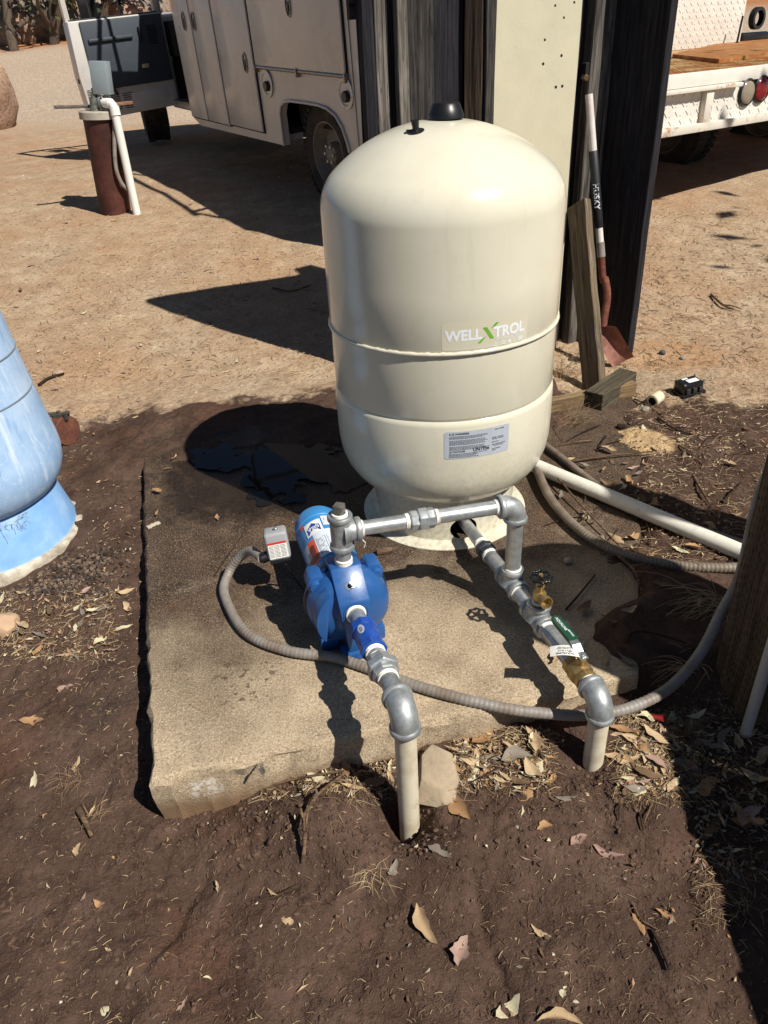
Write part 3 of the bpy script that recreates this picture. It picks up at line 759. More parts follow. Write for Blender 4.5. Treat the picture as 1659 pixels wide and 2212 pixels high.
    sk(MB().lathe([(.007, 0), (.007, .003), (.005, .007), (.0001, .008)], loc(.004, .004, .042), Mx@V3((0, 0, 1)), 14), 'cover_nut', M_bolt, smooth=40)
    sk(MB().box(loc(0, -.008, .0425), (.026, .010, .0012), Mx), 'embossed_plate', M_grey, smooth=0)
    fl = lambda x, z: loc(x, .0284, z)
    mb = MB(); mb.add([fl(-.026, -.034), fl(.026, -.034), fl(.026, .016), fl(-.026, .016)], [(3, 2, 1, 0)]); sk(mb, 'switch_label', M_paper, smooth=0)
    fl = lambda x, z: loc(x, .0287, z)
    mb = MB(); mb.add([fl(-.026, .009), fl(.026, .009), fl(.026, .016), fl(-.026, .016)], [(3, 2, 1, 0)]); sk(mb, 'label_band', M_red, smooth=0)
    mb = MB()
    for cx in (-.017, .0, .017):
        for k in range(9): mb.add([fl(cx-.007, .004-k*.0042), fl(cx+.007-rr.uniform(0, .004), .004-k*.0042), fl(cx+.007-rr.uniform(0, .003), .0054-k*.0042), fl(cx-.007, .0054-k*.0042)], [(3, 2, 1, 0)])
    for cx in (-.0088, .0088): mb.add([fl(cx-.0003, -.034), fl(cx+.0003, -.034), fl(cx+.0003, .009), fl(cx-.0003, .009)], [(3, 2, 1, 0)])
    sk(mb, 'label_print', M_ink, smooth=0)
    sk(MB().tube(crom([loc(.01, .01, -.05), loc(.012, .016, -.066), PL(-.105, .31, .06), PL(-.07, .22, .03), PL(-.05, .17, .06)], 8), .0035, 8), 'cable', M_blackpl, smooth=60)
    sk(MB().cyl(loc(-.030, .004, -.030), loc(-.052, .008, -.034), .0155, n=18), 'conduit_connector', M_blackpl, smooth=30)
    T['_sw'] = [float(x) for x in loc(-.05, .008, -.034)]
    return T
pump_o = pump(); SWP = list(pump_o['_sw']); del pump_o['_sw']

# ================================================================== DISCHARGE, SUCTION AND TANK LINES
def discharge():
    T = thing('discharge_pipe', 'galvanised pipe bridging from the pump outlet up and across to the tank line', 'pipe', tuple(PL(0, .075, .24)))
    K = Matrix.Translation(T.location).inverted()
    p0 = PL(0, .075, .235); tc = V3((p0[0], p0[1], .338)); ec = V3((.184, -.526, .326)); d = nrm(ec-tc)
    parts = [pipe(p0, tc, r2*.93, T, 'nipple')]
    parts.append(tape(p0+UPZ*.004, UPZ, r2*.93, T, .020)); parts.append(tee(tc, UPZ, d, r1+.002, T, .045))
    parts.append(tape(tc+UPZ*.043, UPZ, r1-.001, T, .012))
    pl = MB(); pl.cyl(tc+UPZ*.045, tc+UPZ*.052, .019, n=20); pl.lathe([(.017, 0), (.0165, .024), (.015, .026), (.0001, .026)], tc+UPZ*.052, UPZ, 4, off=.5)
    parts.append(pl.build('square_plug', galv_mat('plug_metal', '6f6d66', '95918a', .5, .7), T, 25, bevel=.001))
    parts.append(tape(tc+d*.043, d, r1+.001, T, .012))
    um = tc+d*.205
    parts.append(pipe(tc+d*.03, um-d*.01, r1, T)); parts.append(tape(um-d*.043, d, r1, T, .010)); parts.append(union(um, d, r1, T, .98)); parts.append(tape(um+d*.033, d, r1, T, .010))
    parts.append(pipe(um+d*.01, ec-d*.03, r1, T)); parts.append(tape(ec-d*.058, d, r1, T, .014)); parts.append(elbow(ec, -d, -UPZ, r2, T, L=.044))
    parts.append(pipe(ec-UPZ*.03, V3((ec[0], ec[1], .095)), r2, T, 'drop_pipe')); parts.append(tape(V3((ec[0], ec[1], .117)), UPZ, r2, T, .012))
    wisp = MB().tube(crom([tc+d*.05-UPZ*.018, tc+d*.052-UPZ*.034, tc+d*.058-UPZ*.045, tc+d*.054-UPZ*.058], 5), .0012, 5).build('loose_tape', M_tape, T, 60)
    parts.append(wisp)
    for o in parts: o.matrix_parent_inverse = K
    return T
discharge()
def place(T, objs):
    K = Matrix.LocRotScale(T.location, T.rotation_euler, None).inverted()
    for o in objs: o.matrix_parent_inverse = K
def suction():
    T = thing('suction_pipe', 'blue check valve and galvanised elbow running from the pump front to a pale riser', 'pipe', (RISER1[0], RISER1[1], -.25))
    a = PL(0, -.012, .150); c = V3((RISER1[0], RISER1[1], .200)); d = nrm(c-a); L = np.linalg.norm(c-a); P = []
    P.append(tape(a-d*.002, d, r2+.002, T, .014)); P.append(pipe(a-d*.01, a+d*.10, r2, T, 'nipple')); P.append(tape(a+d*.066, d, r2, T, .008))
    M_cv = plain('check_valve_blue', '1c4aa0', .32, amt=.07, scale=25, bump=.06)
    cv = MB().lathe([(.020, .072), (.028, .072), (.0285, .080), (.0300, .083), (.0305, .135), (.0285, .150), (.0270, .156), (.0270, .176), (.020, .176)], a, d, 40).build('check_valve', M_cv, T, 35); P.append(cv)
    MB().lathe([(.0275, .070), (.0335, .072), (.0335, .094), (.0275, .096)], a, d, 8, off=.2).build('hex_end', M_cv, cv, 20)
    MB().lathe([(.0265, .154), (.0315, .156), (.0315, .177), (.0265, .179)], a, d, 8, off=.2).build('hex_end', M_cv, cv, 20)
    _, u, w = basis(d); up = nrm(UPZ-d*(UPZ@d)); sd = np.cross(d, up)
    def vf(off):
        def f(t, h): ang = t/.0305; return a+d*h+(up*math.cos(ang)+sd*math.sin(ang))*(.0305+off)
        return f
    f = vf(.0006); mb = MB(); vs = [f(.014, .115)]; n = 24
    for k in range(n): q = 2*math.pi*k/n; vs.append(f(.014+.0085*math.cos(q), .115+.017*math.sin(q)))
    mb.add(vs, [(0, 1+k, 1+(k+1) % n) for k in range(n)]); pt = mb.build('plate', M_grey_label, cv, 0)
    f = vf(.0011); mb = MB()
    for k in range(5): mb.add([f(.010, .108+k*.0035), f(.018, .108+k*.0035), f(.018, .1097+k*.0035), f(.010, .1097+k*.0035)], [(0, 1, 2, 3)])
    mb.build('plate_print', M_ink, pt, 0)
    P.append(tape(a+d*.178, d, r2, T, .012)); P.append(pipe(a+d*.17, a+d*.25, r2, T)); P.append(tape(a+d*.205, d, r2, T, .006))
    P.append(union(a+d*.243, d, r2, T, 1.04)); P.append(tape(a+d*.278, d, r2, T, .010)); P.append(pipe(a+d*.25, c-d*.03, r2, T)); P.append(tape(c-d*.062, d, r2, T, .012))
    P.append(elbow(c, -d, -UPZ, r2+.002, T, L=.050))
    P.append(MB().cyl((RISER1[0], RISER1[1], -.40), (RISER1[0], RISER1[1], .17), rv, n=32).build('riser', M_pvc, T, 40))
    place(T, P); return T
suction()
def tankline():
    A = V3((.062, -.20, .062)); B = V3((RISER2[0]-.004, RISER2[1]+.012, .090)); d = nrm(B-A)
    def at(y): return A+d*((y-A[1])/d[1])
    T = thing('tank_supply_pipe', 'galvanised tank line with brass hose tap and ball valve ending in a pale riser', 'pipe', (RISER2[0], RISER2[1], -.2)); P = []
    P.append(pipe(A+d*-.05, at(-.34), r1, T)); P.append(tape(at(-.325), d, r1, T, .010))
    P.append(MB().lathe([(.018, -.012), (.027, -.012), (.029, -.009), (.029, .006), (.027, .009), (.0245, .010), (.0245, .030), (.020, .030)], at(-.362), d, 8, off=.2).build('reducing_bush', galv_mat('dark_bush', '3b4045', '5b6066', .5, .6), T, 25))
    P.append(tape(at(-.388), d, r2, T, .010)); P.append(pipe(at(-.37), at(-.50), r2, T)); P.append(tee(V3((.184, -.526, at(-.526)[2])), d, UPZ, r2, T, .046))
    P.append(tape(at(-.570), d, r2, T, .008)); P.append(pipe(at(-.55), at(-.65), r2, T, 'nipple'))
    t2 = at(-.678); P.append(tee(t2, d, UPZ, r2, T, .044)); P.append(tape(at(-.724), d, r2, T, .009)); P.append(pipe(at(-.70), at(-.86), r2, T))
    P.append(tape(t2+UPZ*.044, UPZ, .015, T, .012))
    # hose tap
    tb = MB(); b0 = t2+UPZ*.040
    tb.lathe([(.020, 0), (.020, .008), (.013, .010), (.013, .022), (.017, .026), (.017, .040), (.012, .044), (.009, .046), (.009, .056), (.011, .058), (.011, .064), (.006, .066), (.006, .088)], b0, UPZ, 20)
    od = nrm((.30, -.80, .10)); tb.lathe([(.013, 0), (.013, .026), (.016, .028), (.0165, .040), (.0135, .040), (.011, .026), (.0001, .024)], b0+UPZ*.032, od, 22)
    tap = tb.build('hose_tap', M_brass, T, 35); P.append(tap)
    hw = MB(); wc = b0+UPZ*.090; vs = []; fs = []; n = 48; m = 8
    for i in range(n):
        q = 2*math.pi*i/n; r = .0245+.0022*math.cos(8*q)
        for k in range(m):
            e = 2*math.pi*k/m; vs.append(wc+V3((math.cos(q)*(r+.0042*math.cos(e)), math.sin(q)*(r+.0042*math.cos(e)), .0042*math.sin(e))))
    for i in range(n):
        for k in range(m): fs.append((i*m+k, ((i+1) % n)*m+k, ((i+1) % n)*m+(k+1) % m, i*m+(k+1) % m))
    hw.add(vs, fs)
    for k in range(5): q = 2*math.pi*k/5; hw.cyl(wc-UPZ*.001, wc+V3((math.cos(q)*.024, math.sin(q)*.024, 0)), .0036, n=8)
    hw.cyl(wc-UPZ*.006, wc+UPZ*.004, .009, n=14); whl = hw.build('handwheel', plain('black_enamel', '141517', .25, amt=.1), tap, 50)
    MB().lathe([(.0055, 0), (.0055, .004), (.0001, .005)], wc+UPZ*.004, UPZ, 6).build('wheel_nut', M_brass, whl, 25)
    # ball valve
    bv = at(-.882); vb = MB().lathe([(.020, -.036), (.0285, -.036), (.0285, -.022), (.025, -.018), (.030, -.008), (.031, .004), (.028, .014), (.0255, .018), (.0285, .022), (.0285, .036), (.020, .036)], bv, d, 8, off=.2)
    vb.cyl(bv, bv+UPZ*.045, .011, n=14); V = vb.build('ball_valve', M_brass, T, 28, bevel=.0015); P.append(V)
    st = bv+UPZ*.050; hb = nrm(-d*1.0+V3((-.02, 0, 0))); hs = nrm(np.cross(hb, UPZ)); hz = np.cross(hs, hb)
    lev = MB(); pth = [st-hb*.012, st+hb*.012, st+hb*.030+UPZ*.012, st+hb*.040+UPZ*.014, st+hb*.13+UPZ*.014]
    for k in range(4):
        p, q = pth[k], pth[k+1]; dd = nrm(q-p); nn = np.cross(hs, dd); lev.add([p-hs*.0105, p+hs*.0105, q+hs*.0105, q-hs*.0105, p-hs*.0105+nn*.0025, p+hs*.0105+nn*.0025, q+hs*.0105+nn*.0025, q-hs*.0105+nn*.0025], [(3, 2, 1, 0), (4, 5, 6, 7), (0, 1, 5, 4), (1, 2, 6, 5), (2, 3, 7, 6), (3, 0, 4, 7)])
    lv = lev.build('lever', M_bolt, V, 30)
    MB().lathe([(.010, -.003), (.010, .006), (.006, .007), (.006, .010), (.0001, .010)], st, UPZ, 6).build('lever_nut', M_bolt, lv, 25)
    M_gr = plain('green_vinyl', '1d4a35', .35, amt=.08)
    g = st+UPZ*.0135; pts = [(.040, -.013), (.118, -.013), (.130, -.010), (.136, 0), (.130, .010), (.118, .013), (.040, .013)]
    gr = MB().prism([(a, b) for a, b in pts], g-UPZ*.004, hb, np.cross(UPZ, hb), .012).build('lever_grip', M_gr, V, 30, bevel=.003, seg=2)
    gy = np.cross(UPZ, hb); gt = g+UPZ*.0086
    def gtext(stg, size, u, v):
        mb = MB(); vs, fs = text2d(stg, size, .0002, 'CENTER'); mapped(mb, vs, fs, lambda a, b: gt-hb*(-u)-hb*a*1.0+gy*(v-b)*1.0 if False else gt+hb*(u-a)-gy*(v+b)); return mb
    gtext('AQUALINE', .0105, .098, -.0038).build('grip_print', M_white, gr, 0)
    gtext('600 WOG', .006, .060, .002).build('grip_print', M_white, gr, 0)
    # hang tag threaded under the lever
    tgx = nrm((-.97, .10, .0)); tgy = nrm(np.cross(UPZ, tgx)); t0 = st+UPZ*.004+V3((-.004, .014, 0)); mb = MB(); vs = []; fs = []
    for i in range(9):
        u = i/8*.066; z = .010*math.sin(i/8*2.4)-.012*(i/8)
        vs += [t0+tgx*u+tgy*-.012+UPZ*z, t0+tgx*u+tgy*.024+UPZ*(z+.002)]
    for i in range(8): fs.append((2*i, 2*i+2, 2*i+3, 2*i+1))
    mb.add(vs, fs); tg = mb.build('hang_tag', M_paper, V, 60)
    def tgp(a, b):
        u = .033+a; i = u/.066; z = .010*math.sin(i*2.4)-.012*i+.0006; return t0+tgx*u+tgy*(.006+b)+UPZ*(z+.002*(.018+b)/.036)
    mb = MB()
    for stg, sz, v in (('AQUALINE', .0085, .0085), ('BBV-125-LF', .0065, .0005), ('1-1/4 IN BALL VALVE', .0040, -.006), ('BRASS LEAD FREE', .0040, -.011)):
        vs, fs = text2d(stg, sz, .0001, 'CENTER'); mapped(mb, vs, fs, lambda a, b: tgp(a, v+b))
    mb.build('tag_print', M_ink, tg, 0)
    P.append(tape(at(-.915), d, r2, T, .012)); P.append(elbow(B, -d, -UPZ, r2+.001, T, L=.048))
    P.append(MB().cyl((B[0], B[1], -.40), (B[0], B[1], .06), rv, n=32).build('riser', M_pvc, T, 40))
    place(T, P); return T
tankline()

# ================================================================== FLEXIBLE CONDUITS AND PVC ON THE GROUND
M_cond = plain('grey_conduit', '8a857e', .55, amt=.08, scale=14, dirt='6d5238', damt=.45, dscale=22, bump=.05)
M_cond2 = plain('grey_conduit_dull', '7f7466', .6, amt=.08, scale=14, dirt='5a4632', damt=.5, dscale=22)
def ribbed(name, pts, r, mat, label, rib=.00045, period=.0115, step=.0029):
    path = resample(crom(pts, 20), step); k = np.arange(len(path))*step
    rr = r+rib*np.clip(np.sin(2*math.pi*k/period)*1.6, -1, 1)
    o = MB().tube(path, rr, 14).build(name, mat, None, 60); return tag(o, label, 'conduit')
cp = [(493, 1240, .032), (485, 1285, .016), (530, 1365, .015), (620, 1405, .015), (720, 1420, .015), (800, 1445, .015), (880, 1475, .015), (1000, 1510, .012), (1100, 1532, .0), (1180, 1541, -.012), (1260, 1545, -.02), (1350, 1532, -.02), (1440, 1490, .0), (1510, 1415, .04)]
pts = [V3(SWP), on_z(540, 1190, .115), on_z(512, 1210, .07)]+[on_z(*c) for c in cp]+[on_z(1560, 1320, .12), on_z(1600, 1240, .21), V3((.74, -.62, .42)), V3((.76, -.66, .60))]
ribbed('flexible_conduit', pts, .0135, M_cond, 'grey ribbed flexible conduit looping from the pressure switch across the slab to the post')
pts = [on_z(*c) for c in ((1148, 990, .035), (1160, 1015, .03), (1185, 1070, .026), (1225, 1120, .024), (1280, 1165, .024), (1350, 1198, .024), (1440, 1218, .024), (1520, 1226, .026), (1600, 1226, .03), (1680, 1222, .03))]
ribbed('flexible_conduit', pts, .0145, M_cond2, 'brownish ribbed conduit curving from behind the tank towards the right post', .0007)
pts = [on_z(*c) for c in ((1178, 962, .02), (1215, 990, .018), (1265, 1030, .016), (1330, 1075, .016), (1400, 1108, .016), (1500, 1140, .018), (1620, 1180, .02), (1700, 1205, .02))]
tag(MB().tube(resample(crom(pts, 14), .02), .0125, 14).build('conduit', M_cond2, None, 60), 'smooth grey conduit lying behind the white pipe', 'conduit')
p0, p1 = on_z(1150, 1003, .03), on_z(1680, 1226, .035)
tag(MB().cyl(p0, p1, .0245, n=32).build('pvc_pipe', plain('white_pvc', 'e4dfd0', .4, amt=.04, dirt='3a2f24', damt=.12, dscale=40), None, 40), 'thick off white plastic pipe lying on the ground beside the tank', 'pipe')

# ================================================================== TIMBER
M_wgrey = wood_mat('weathered_grey_wood', '3a342f', '8d857b')
M_wdark = wood_mat('weathered_dark_wood', '1c1a19', '55504c')
M_wblack = wood_mat('shade_black_wood', '131213', '37343a')  # near-black boards: shade of turned faces and gaps put into the wood colour
M_wbrown = wood_mat('aged_brown_wood', '3f3226', '94795a', warm='7d5d40')
M_wtan = wood_mat('tan_lumber', '5f4c36', 'b59a72', 'X', warm='a58356')
M_wtanz = wood_mat('tan_lumber_upright', '4a4036', '93846f', 'Z', warm='7e6a50')
M_beige = plain('faded_beige_paint', 'cdc5a8', .75, amt=.05, scale=9, dirt='9b9175', damt=.12, dscale=130, bump=.25, bscale=90, bdist=.002)
def plank(name, base, w, t, h, rz, mat, parent=None, tilt=(0, 0), wob=.0015, bev=.003, pts=14):
    """upright board: local X = width, Y = thickness, Z = length; slightly wavy edges"""
    vs = []; fs = []; sd = random.random()*50
    for k in range(pts+1):
        z = h*k/pts; a = wob*math.sin(sd+k*1.7)+wob*.6*math.sin(sd*3+k*.6); b = wob*math.cos(sd+k*1.3)
        for x, y in ((-w/2+a, -t/2), (w/2+b, -t/2), (w/2+b, t/2), (-w/2+a, t/2)): vs.append((x, y+a*.4, z))
    for k in range(pts):
        for i in range(4): fs.append((k*4+i, k*4+(i+1) % 4, (k+1)*4+(i+1) % 4, (k+1)*4+i))
    fs += [(3, 2, 1, 0), tuple(pts*4+i for i in range(4))]
    o = MB().add(vs, fs).build(name, mat, parent, 25, bevel=bev, seg=1)
    o.location = base; o.rotation_euler = (tilt[0], tilt[1], rz); return o
WL = V3((-.30, 1.18, 0)); WE = nrm((.925, .38, 0)); WNn = V3((WE[1], -WE[0], 0)); WRZ = math.atan2(WE[1], WE[0])
def wall_pt(s, off=0.0, z=0): p = WL+WE*s+WNn*off; return (p[0], p[1], z)
gw = -.12
T = thing('plank_screen', 'tall screen of dark weathered vertical boards behind the cream tank', 'fence', wall_pt(.3, 0, -.02)); KS = []
def sboard(s0, s1, off, mat, t=.025, rz=0.0, h=2.25, name='board'):
    p = wall_pt((s0+s1)/2, off, gw); o = plank(name, p, s1-s0, t, h, WRZ+rz, mat); KS.append(o); o.parent = T
def s_of(px, py=100.0):
    d = pray(px, py); t = ((WL-CP)@WNn)/(d@WNn); return float((CP+d*t-WL)@WE)
SX = {x: s_of(x) for x in (780, 806, 831, 850, 873, 934, 1004, 1035, 1052, 1238)}
sboard(SX[780], SX[806], -.004, M_wblack, .05); sboard(SX[806], SX[831], .012, M_wgrey, .028); sboard(SX[831], SX[850]+.01, -.012, M_wblack, .03)
sboard(SX[850], SX[873], .026, M_wgrey, .04, rz=.12); sboard(SX[873]-.005, SX[934], .002, M_wdark, .03); sboard(SX[934], SX[1004], -.030, M_wblack, .025)
sboard(SX[1004], SX[1035]+.01, .014, wood_mat('dark_brown_wood', '241d17', '57473a'), .04, rz=-.7); sboard(SX[1035], SX[1052]+.01, .034, M_wdark, .05, rz=.1)
sboard(SX[1238]+.005, SX[1238]+.10, -.03, M_wblack, .03); sboard(SX[780]+.002, SX[1238]+.08, -.052, M_wblack, .012, h=2.22, name='shadow_backing')  # last board is added behind to close light gaps in the screen's shadow
for zz in (.5, 1.45): 
    o = plank('rail', wall_pt(-.02, -.085, zz), .09, .035, 1.0, 0, M_wdark); o.rotation_euler = (0, R_(90), WRZ); KS.append(o); o.parent = T
for o in KS: o.matrix_parent_inverse = Matrix.Translation(T.location).inverted()
# beige board on the screen, with its nail holes
T = thing('painted_board', 'wide beige painted board with nail holes fixed upright behind the tank', 'board', wall_pt((SX[1052]+SX[1238])/2, .02, -.05))
Ki = Matrix.Translation(T.location).inverted()
o = plank('panel', wall_pt((SX[1052]+SX[1238])/2, .040, gw), SX[1238]-SX[1052], .016, 2.25, WRZ, M_beige, T); o.matrix_parent_inverse = Ki
M_hole = plain('nail_hole', '1a1512', .9)
for px, py in ((1430, 12), (1478, 5), (1452, 38), (1404, 86), (1446, 120), (1400, 138), (1432, 188), (1448, 186)):
    px = 1165+(px-1390)*.86; d = pray(px, py); O = V3(wall_pt(0, .049)); t_ = ((O-CP)@WNn)/(d@WNn); q = CP+d*t_
    h = MB().lathe([(.0001, .0006), (.0045, .0006), (.0060, 0)], q-WNn*.0008, WNn, 8).build('nail_hole', M_hole, T, 0); h.matrix_parent_inverse = Ki
# notched post, wide plank, leaning board, shovel, blocks
def stand(px, py): p = on_ground(px, py); return p
_d = pray(1291, 0); pb = CP+_d*((1.60-CP[1])/_d[1]); pb[2] = -.12
T = thing('notched_post', 'dark weathered square post with a small notch beside the beige board', 'post', tuple(pb)); Ki = Matrix.Translation(T.location).inverted()
a = plank('post_body', tuple(pb), .115, .115, 2.35, R_(33), wood_mat('post_wood', '262321', '857d75', sc=.8), T, wob=.002); a.matrix_parent_inverse = Ki
d = pray(1266, 148); q = CP+d*((pb[1]-.062-CP[1])/d[1])
n_ = MB().box((0, 0, 0), (.030, .03, .045)).build('notch', M_hole, T, 0, bevel=.004); n_.location = tuple(q); n_.rotation_euler = (0, 0, R_(33)); n_.matrix_parent_inverse = Ki
n_ = MB().box((0, 0, 0), (.034, .028, .024)).build('notch_splinter', M_wbrown, T, 0, bevel=.004); n_.location = (q[0], q[1]-.004, q[2]-.034); n_.rotation_euler = (.2, .3, R_(52)); n_.matrix_parent_inverse = Ki
wp = V3((.815, 1.505, -.12))
tag(plank('wide_plank', tuple(wp), .27, .045, 2.35, math.atan2(-.75, .66), M_wblack, wob=.0015), 'wide dark plank standing upright at the right end of the screen', 'plank')
bp = V3((.500, 1.52, -.12))
tag(plank('narrow_post', tuple(bp), .07, .05, 1.2, R_(20), M_wtanz), 'short tan grained post half hidden right behind the tank', 'post')
# leaning board: foot near the lying plank, head against the notched post
f0 = V3((.665, .985, -.02)); _d = pray(1250, 440); h0 = CP+_d*((1.46-CP[1])/_d[1])
def lean(name, a, b, w, t, mat, rollv=0.0):
    a = V3(a); b = V3(b); L = np.linalg.norm(b-a); o = plank(name, (0, 0, 0), w, t, L, 0, mat)
    q = Vector(b-a).to_track_quat('Z', 'Y'); q = q@Euler((0, 0, rollv)).to_quaternion()
    o.rotation_mode = 'QUATERNION'; o.rotation_quaternion = q; o.location = tuple(a); return o
def lean_n(name, a, b, w, t, mat, nv):
    a = V3(a); b = V3(b); z = nrm(b-a); y = V3(nv); y = nrm(y-z*(y@z)); x = np.cross(y, z); o = plank(name, (0, 0, 0), w, t, float(np.linalg.norm(b-a)), 0, mat)
    M = Matrix.Identity(3)
    for i in range(3): M[i][0] = x[i]; M[i][1] = y[i]; M[i][2] = z[i]
    o.rotation_euler = M.to_euler(); o.location = tuple(a); return o
tag(lean_n('leaning_board', f0, h0, .115, .038, wood_mat('grey_tan_board', '3d352c', '8c7d69', 'Z', warm='75634b'), (-.80, -.60, 0)), 'short weathered board leaning against the notched post beside the shovel', 'board')
o = tag(plank('lumber_block', (.745, 1.02, .012), .085, .085, .30, 0, wood_mat('cut_block', '2c2620', '68604f', 'Z', warm='544a3b')), 'cut square lumber offcut lying behind the flat plank end', 'lumber')
o.rotation_euler = (R_(90), 0, R_(-38)); o.location = (.80, .985, .028)
l0, l1 = on_z(1120, 905, -.005), on_z(1368, 852, -.005)
o = tag(lean('lying_plank', l0, l1, .038, .085, wood_mat('tan_plank', '5a4833', '9c8463', 'Z', warm='8a7150'), 0), 'tan plank lying on its edge on the ground right of the tank', 'plank')
o.location.z = .012
# ---- shovel
def shovel():
    tip = V3((.838, 1.262, .005)); neck = on_z(1305, 708, .20); 
    d = pray(1298, 545); mid = CP+d*((1.40-CP[1])/d[1]); d = pray(1273, 215); top = CP+d*((1.49-CP[1])/d[1])
    d = pray(1312, 640); bend = CP+d*((1.33-CP[1])/d[1]); d = pray(1303, 706); neck = CP+d*((1.285-CP[1])/d[1])
    T = thing('shovel', 'rusty shovel with white and black handle leaning against the wide plank', 'shovel', tuple(tip)); P = []
    dr = nrm(top-mid); L = np.linalg.norm(top-mid)
    M_fib = plain('white_fibreglass', 'd9d3cc', .5, amt=.05, dirt='9a4a3a', damt=.3, dscale=12)
    P.append(MB().cyl(mid+dr*.03, top+dr*.02, .016, n=18).build('handle', M_fib, T, 40))
    d = pray(1278, 308); g0 = mid+dr*(L*.68); d = pray(1296, 480); g1 = mid+dr*(L*.17)
    gr = MB().lathe([(.0165, 0), (.0195, .004), (.0195, np.linalg.norm(g0-g1)-.004), (.0165, np.linalg.norm(g0-g1))], g1, g0-g1, 20).build('grip', plain('black_rubber', '1e1e21', .6, amt=.1), T, 40); P.append(gr)
    P.append(MB().cyl(mid-dr*.02, mid+dr*.045, .0185, n=18).build('collar', M_cond, T, 40))
    ax, u, w = basis(dr); tc = nrm(CP-(g0+g1)/2); fr = nrm(tc-dr*(tc@dr)); sd = np.cross(dr, fr)
    vs, fs = text2d('HUSKY', .034, .0006, 'CENTER'); mb = MB(); c = g1+(g0-g1)*.42
    mapped(mb, vs, fs, lambda a, b: c-dr*a+(fr*math.cos((b-.012)/.0200)+sd*math.sin((b-.012)/.0200)*1)*.0203); mb.build('grip_letters', M_white, gr, 0)
    M_r = rust_mat('rusty_steel', '6f4034', '95604a', '43241d')
    P.append(MB().tube(resample(crom([mid+dr*.0, mid-dr*.12, (mid+bend)/2+V3((.006, 0, -.02)), bend, neck+(bend-neck)*.25, neck], 10), .012), .0165, 16).build('socket', M_r, T, 60))
    # dished square blade from the neck down to the soil
    ax = nrm(tip-neck); Lb = np.linalg.norm(tip-neck); sdv = nrm(np.cross(ax, tc)); nv = np.cross(sdv, ax); nv = nv if nv@tc > 0 else -nv
    vs = []; fs = []; nu, nv_ = 12, 16
    for side in (0, 1):
        for i in range(nv_+1):
            t = i/nv_; wd = .022+.030*min(1, (t/.14))**.6
            for j in range(nu+1):
                s = j/nu*2-1; dish = .030*(abs(s)**2.2)*(1-.5*t)-.012*math.exp(-(s/.25)**2)*(1-t)
                vs.append(neck+ax*(t*Lb*1.04)+sdv*s*wd+nv*(dish-side*.003))
    m = (nv_+1)*(nu+1)
    for side in (0, 1):
        for i in range(nv_):
            for j in range(nu):
                q = [i*(nu+1)+j, i*(nu+1)+j+1, (i+1)*(nu+1)+j+1, (i+1)*(nu+1)+j]; q = [k+side*m for k in q]; fs.append(tuple(q if side else q[::-1]))
    tt = NT('rusty_blade'); v = tt.co(); a_ = tt.noise(v, 14, 6, .65)
    col = tt.ramp(a_, [(.3, lin('5a3a33')), (.5, lin('85564a')), (.7, lin('a87a66'))]); 
    P.append(MB().add(vs, fs).build('blade', tt.out(col, .75, .15, tt.bump(tt.noise(v, 60, 4), .3, .002)), T, 60))
    place(T, P)
shovel()

# ================================================================== RIGHT-HAND POST AND UNSEEN SHADOW CASTERS ADDED OUTSIDE THE FRAME
def incised():
    t = NT('incised_treated_wood'); v = t.co(); mp = t.n.new('ShaderNodeMapping'); t.L(v, mp.inputs[0]); mp.inputs['Scale'].default_value = (1, 1, .045)
    g = t.noise(mp.outputs[0], 60, 5, .6, .5); col = t.ramp(g, [(.3, lin('3c3022')), (.55, lin('655440')), (.75, lin('85705a'))])
    x, y, z = t.sep(v); s = t.math('ADD', x, y)
    s = t.math('ADD', s, t.math('MULTIPLY', t.noise(v, 18, 3), .012)); cx = t.math('FLOOR', t.math('MULTIPLY', s, 120)); fx = t.math('FRACT', t.math('MULTIPLY', s, 120))
    fz = t.math('FRACT', t.math('ADD', t.math('ADD', t.math('MULTIPLY', z, 38), t.math('MULTIPLY', t.noise(v, 9, 4, .7), 2.5)), t.math('FRACT', t.math('MULTIPLY', t.math('SINE', t.math('MULTIPLY', cx, 12.9898)), 437.585))))
    cut = t.math('MULTIPLY', t.math('LESS_THAN', t.math('ABSOLUTE', t.math('SUBTRACT', fx, .5)), .22), t.math('LESS_THAN', fz, .55))
    col = t.mix(t.math('MULTIPLY', cut, t.ramp(t.noise(v, 30, 3), [(.35, .2), (.65, .8)])), col, lin('1d1711'))
    return t.out(col, .9, 0, t.bump(t.math('SUBTRACT', g, cut), .7, .004), .2)
P1 = V3((.672, -.745, 0)); dA = nrm((.44, -.90, 0)); dB = nrm((.90, .44, 0)); c = P1+dA*.07+dB*.07
tag(plank('fence_post', (c[0], c[1], -.3), .14, .14, 1.16, math.atan2(dB[1], dB[0]), incised(), bev=.006), 'thick incised treated timber post at the right edge', 'post')
b = on_ground(1608, 1590); tag(MB().cyl((b[0], b[1], b[2]-.1), (b[0]+.018, b[1]+.02, .72), .0135, n=20).build('pvc_pipe', plain('grey_white_pvc', 'bdb8ae', .45, amt=.05), None, 40), 'slim grey white plastic pipe standing beside the right post', 'pipe')
# unseen domed tank added on the right to cast the rounded shadow across the slab
T = thing('shadow_tank', 'grey domed tank added out of view right of the post to shade the slab', 'tank', (1.203, -1.068, -.05))
prof = [(.19, 0), (.19, .12), (.215, .14), (.245, .22), (.245, 1.20)]+[(.245*math.cos(k/10*math.pi/2)+.0001, 1.20+.17*math.sin(k/10*math.pi/2)) for k in range(1, 11)]
MB().lathe(prof, n=40).build('shell', plain('old_grey_paint', '8f8d86', .5, dirt='6a4a34', damt=.5), T, 40)
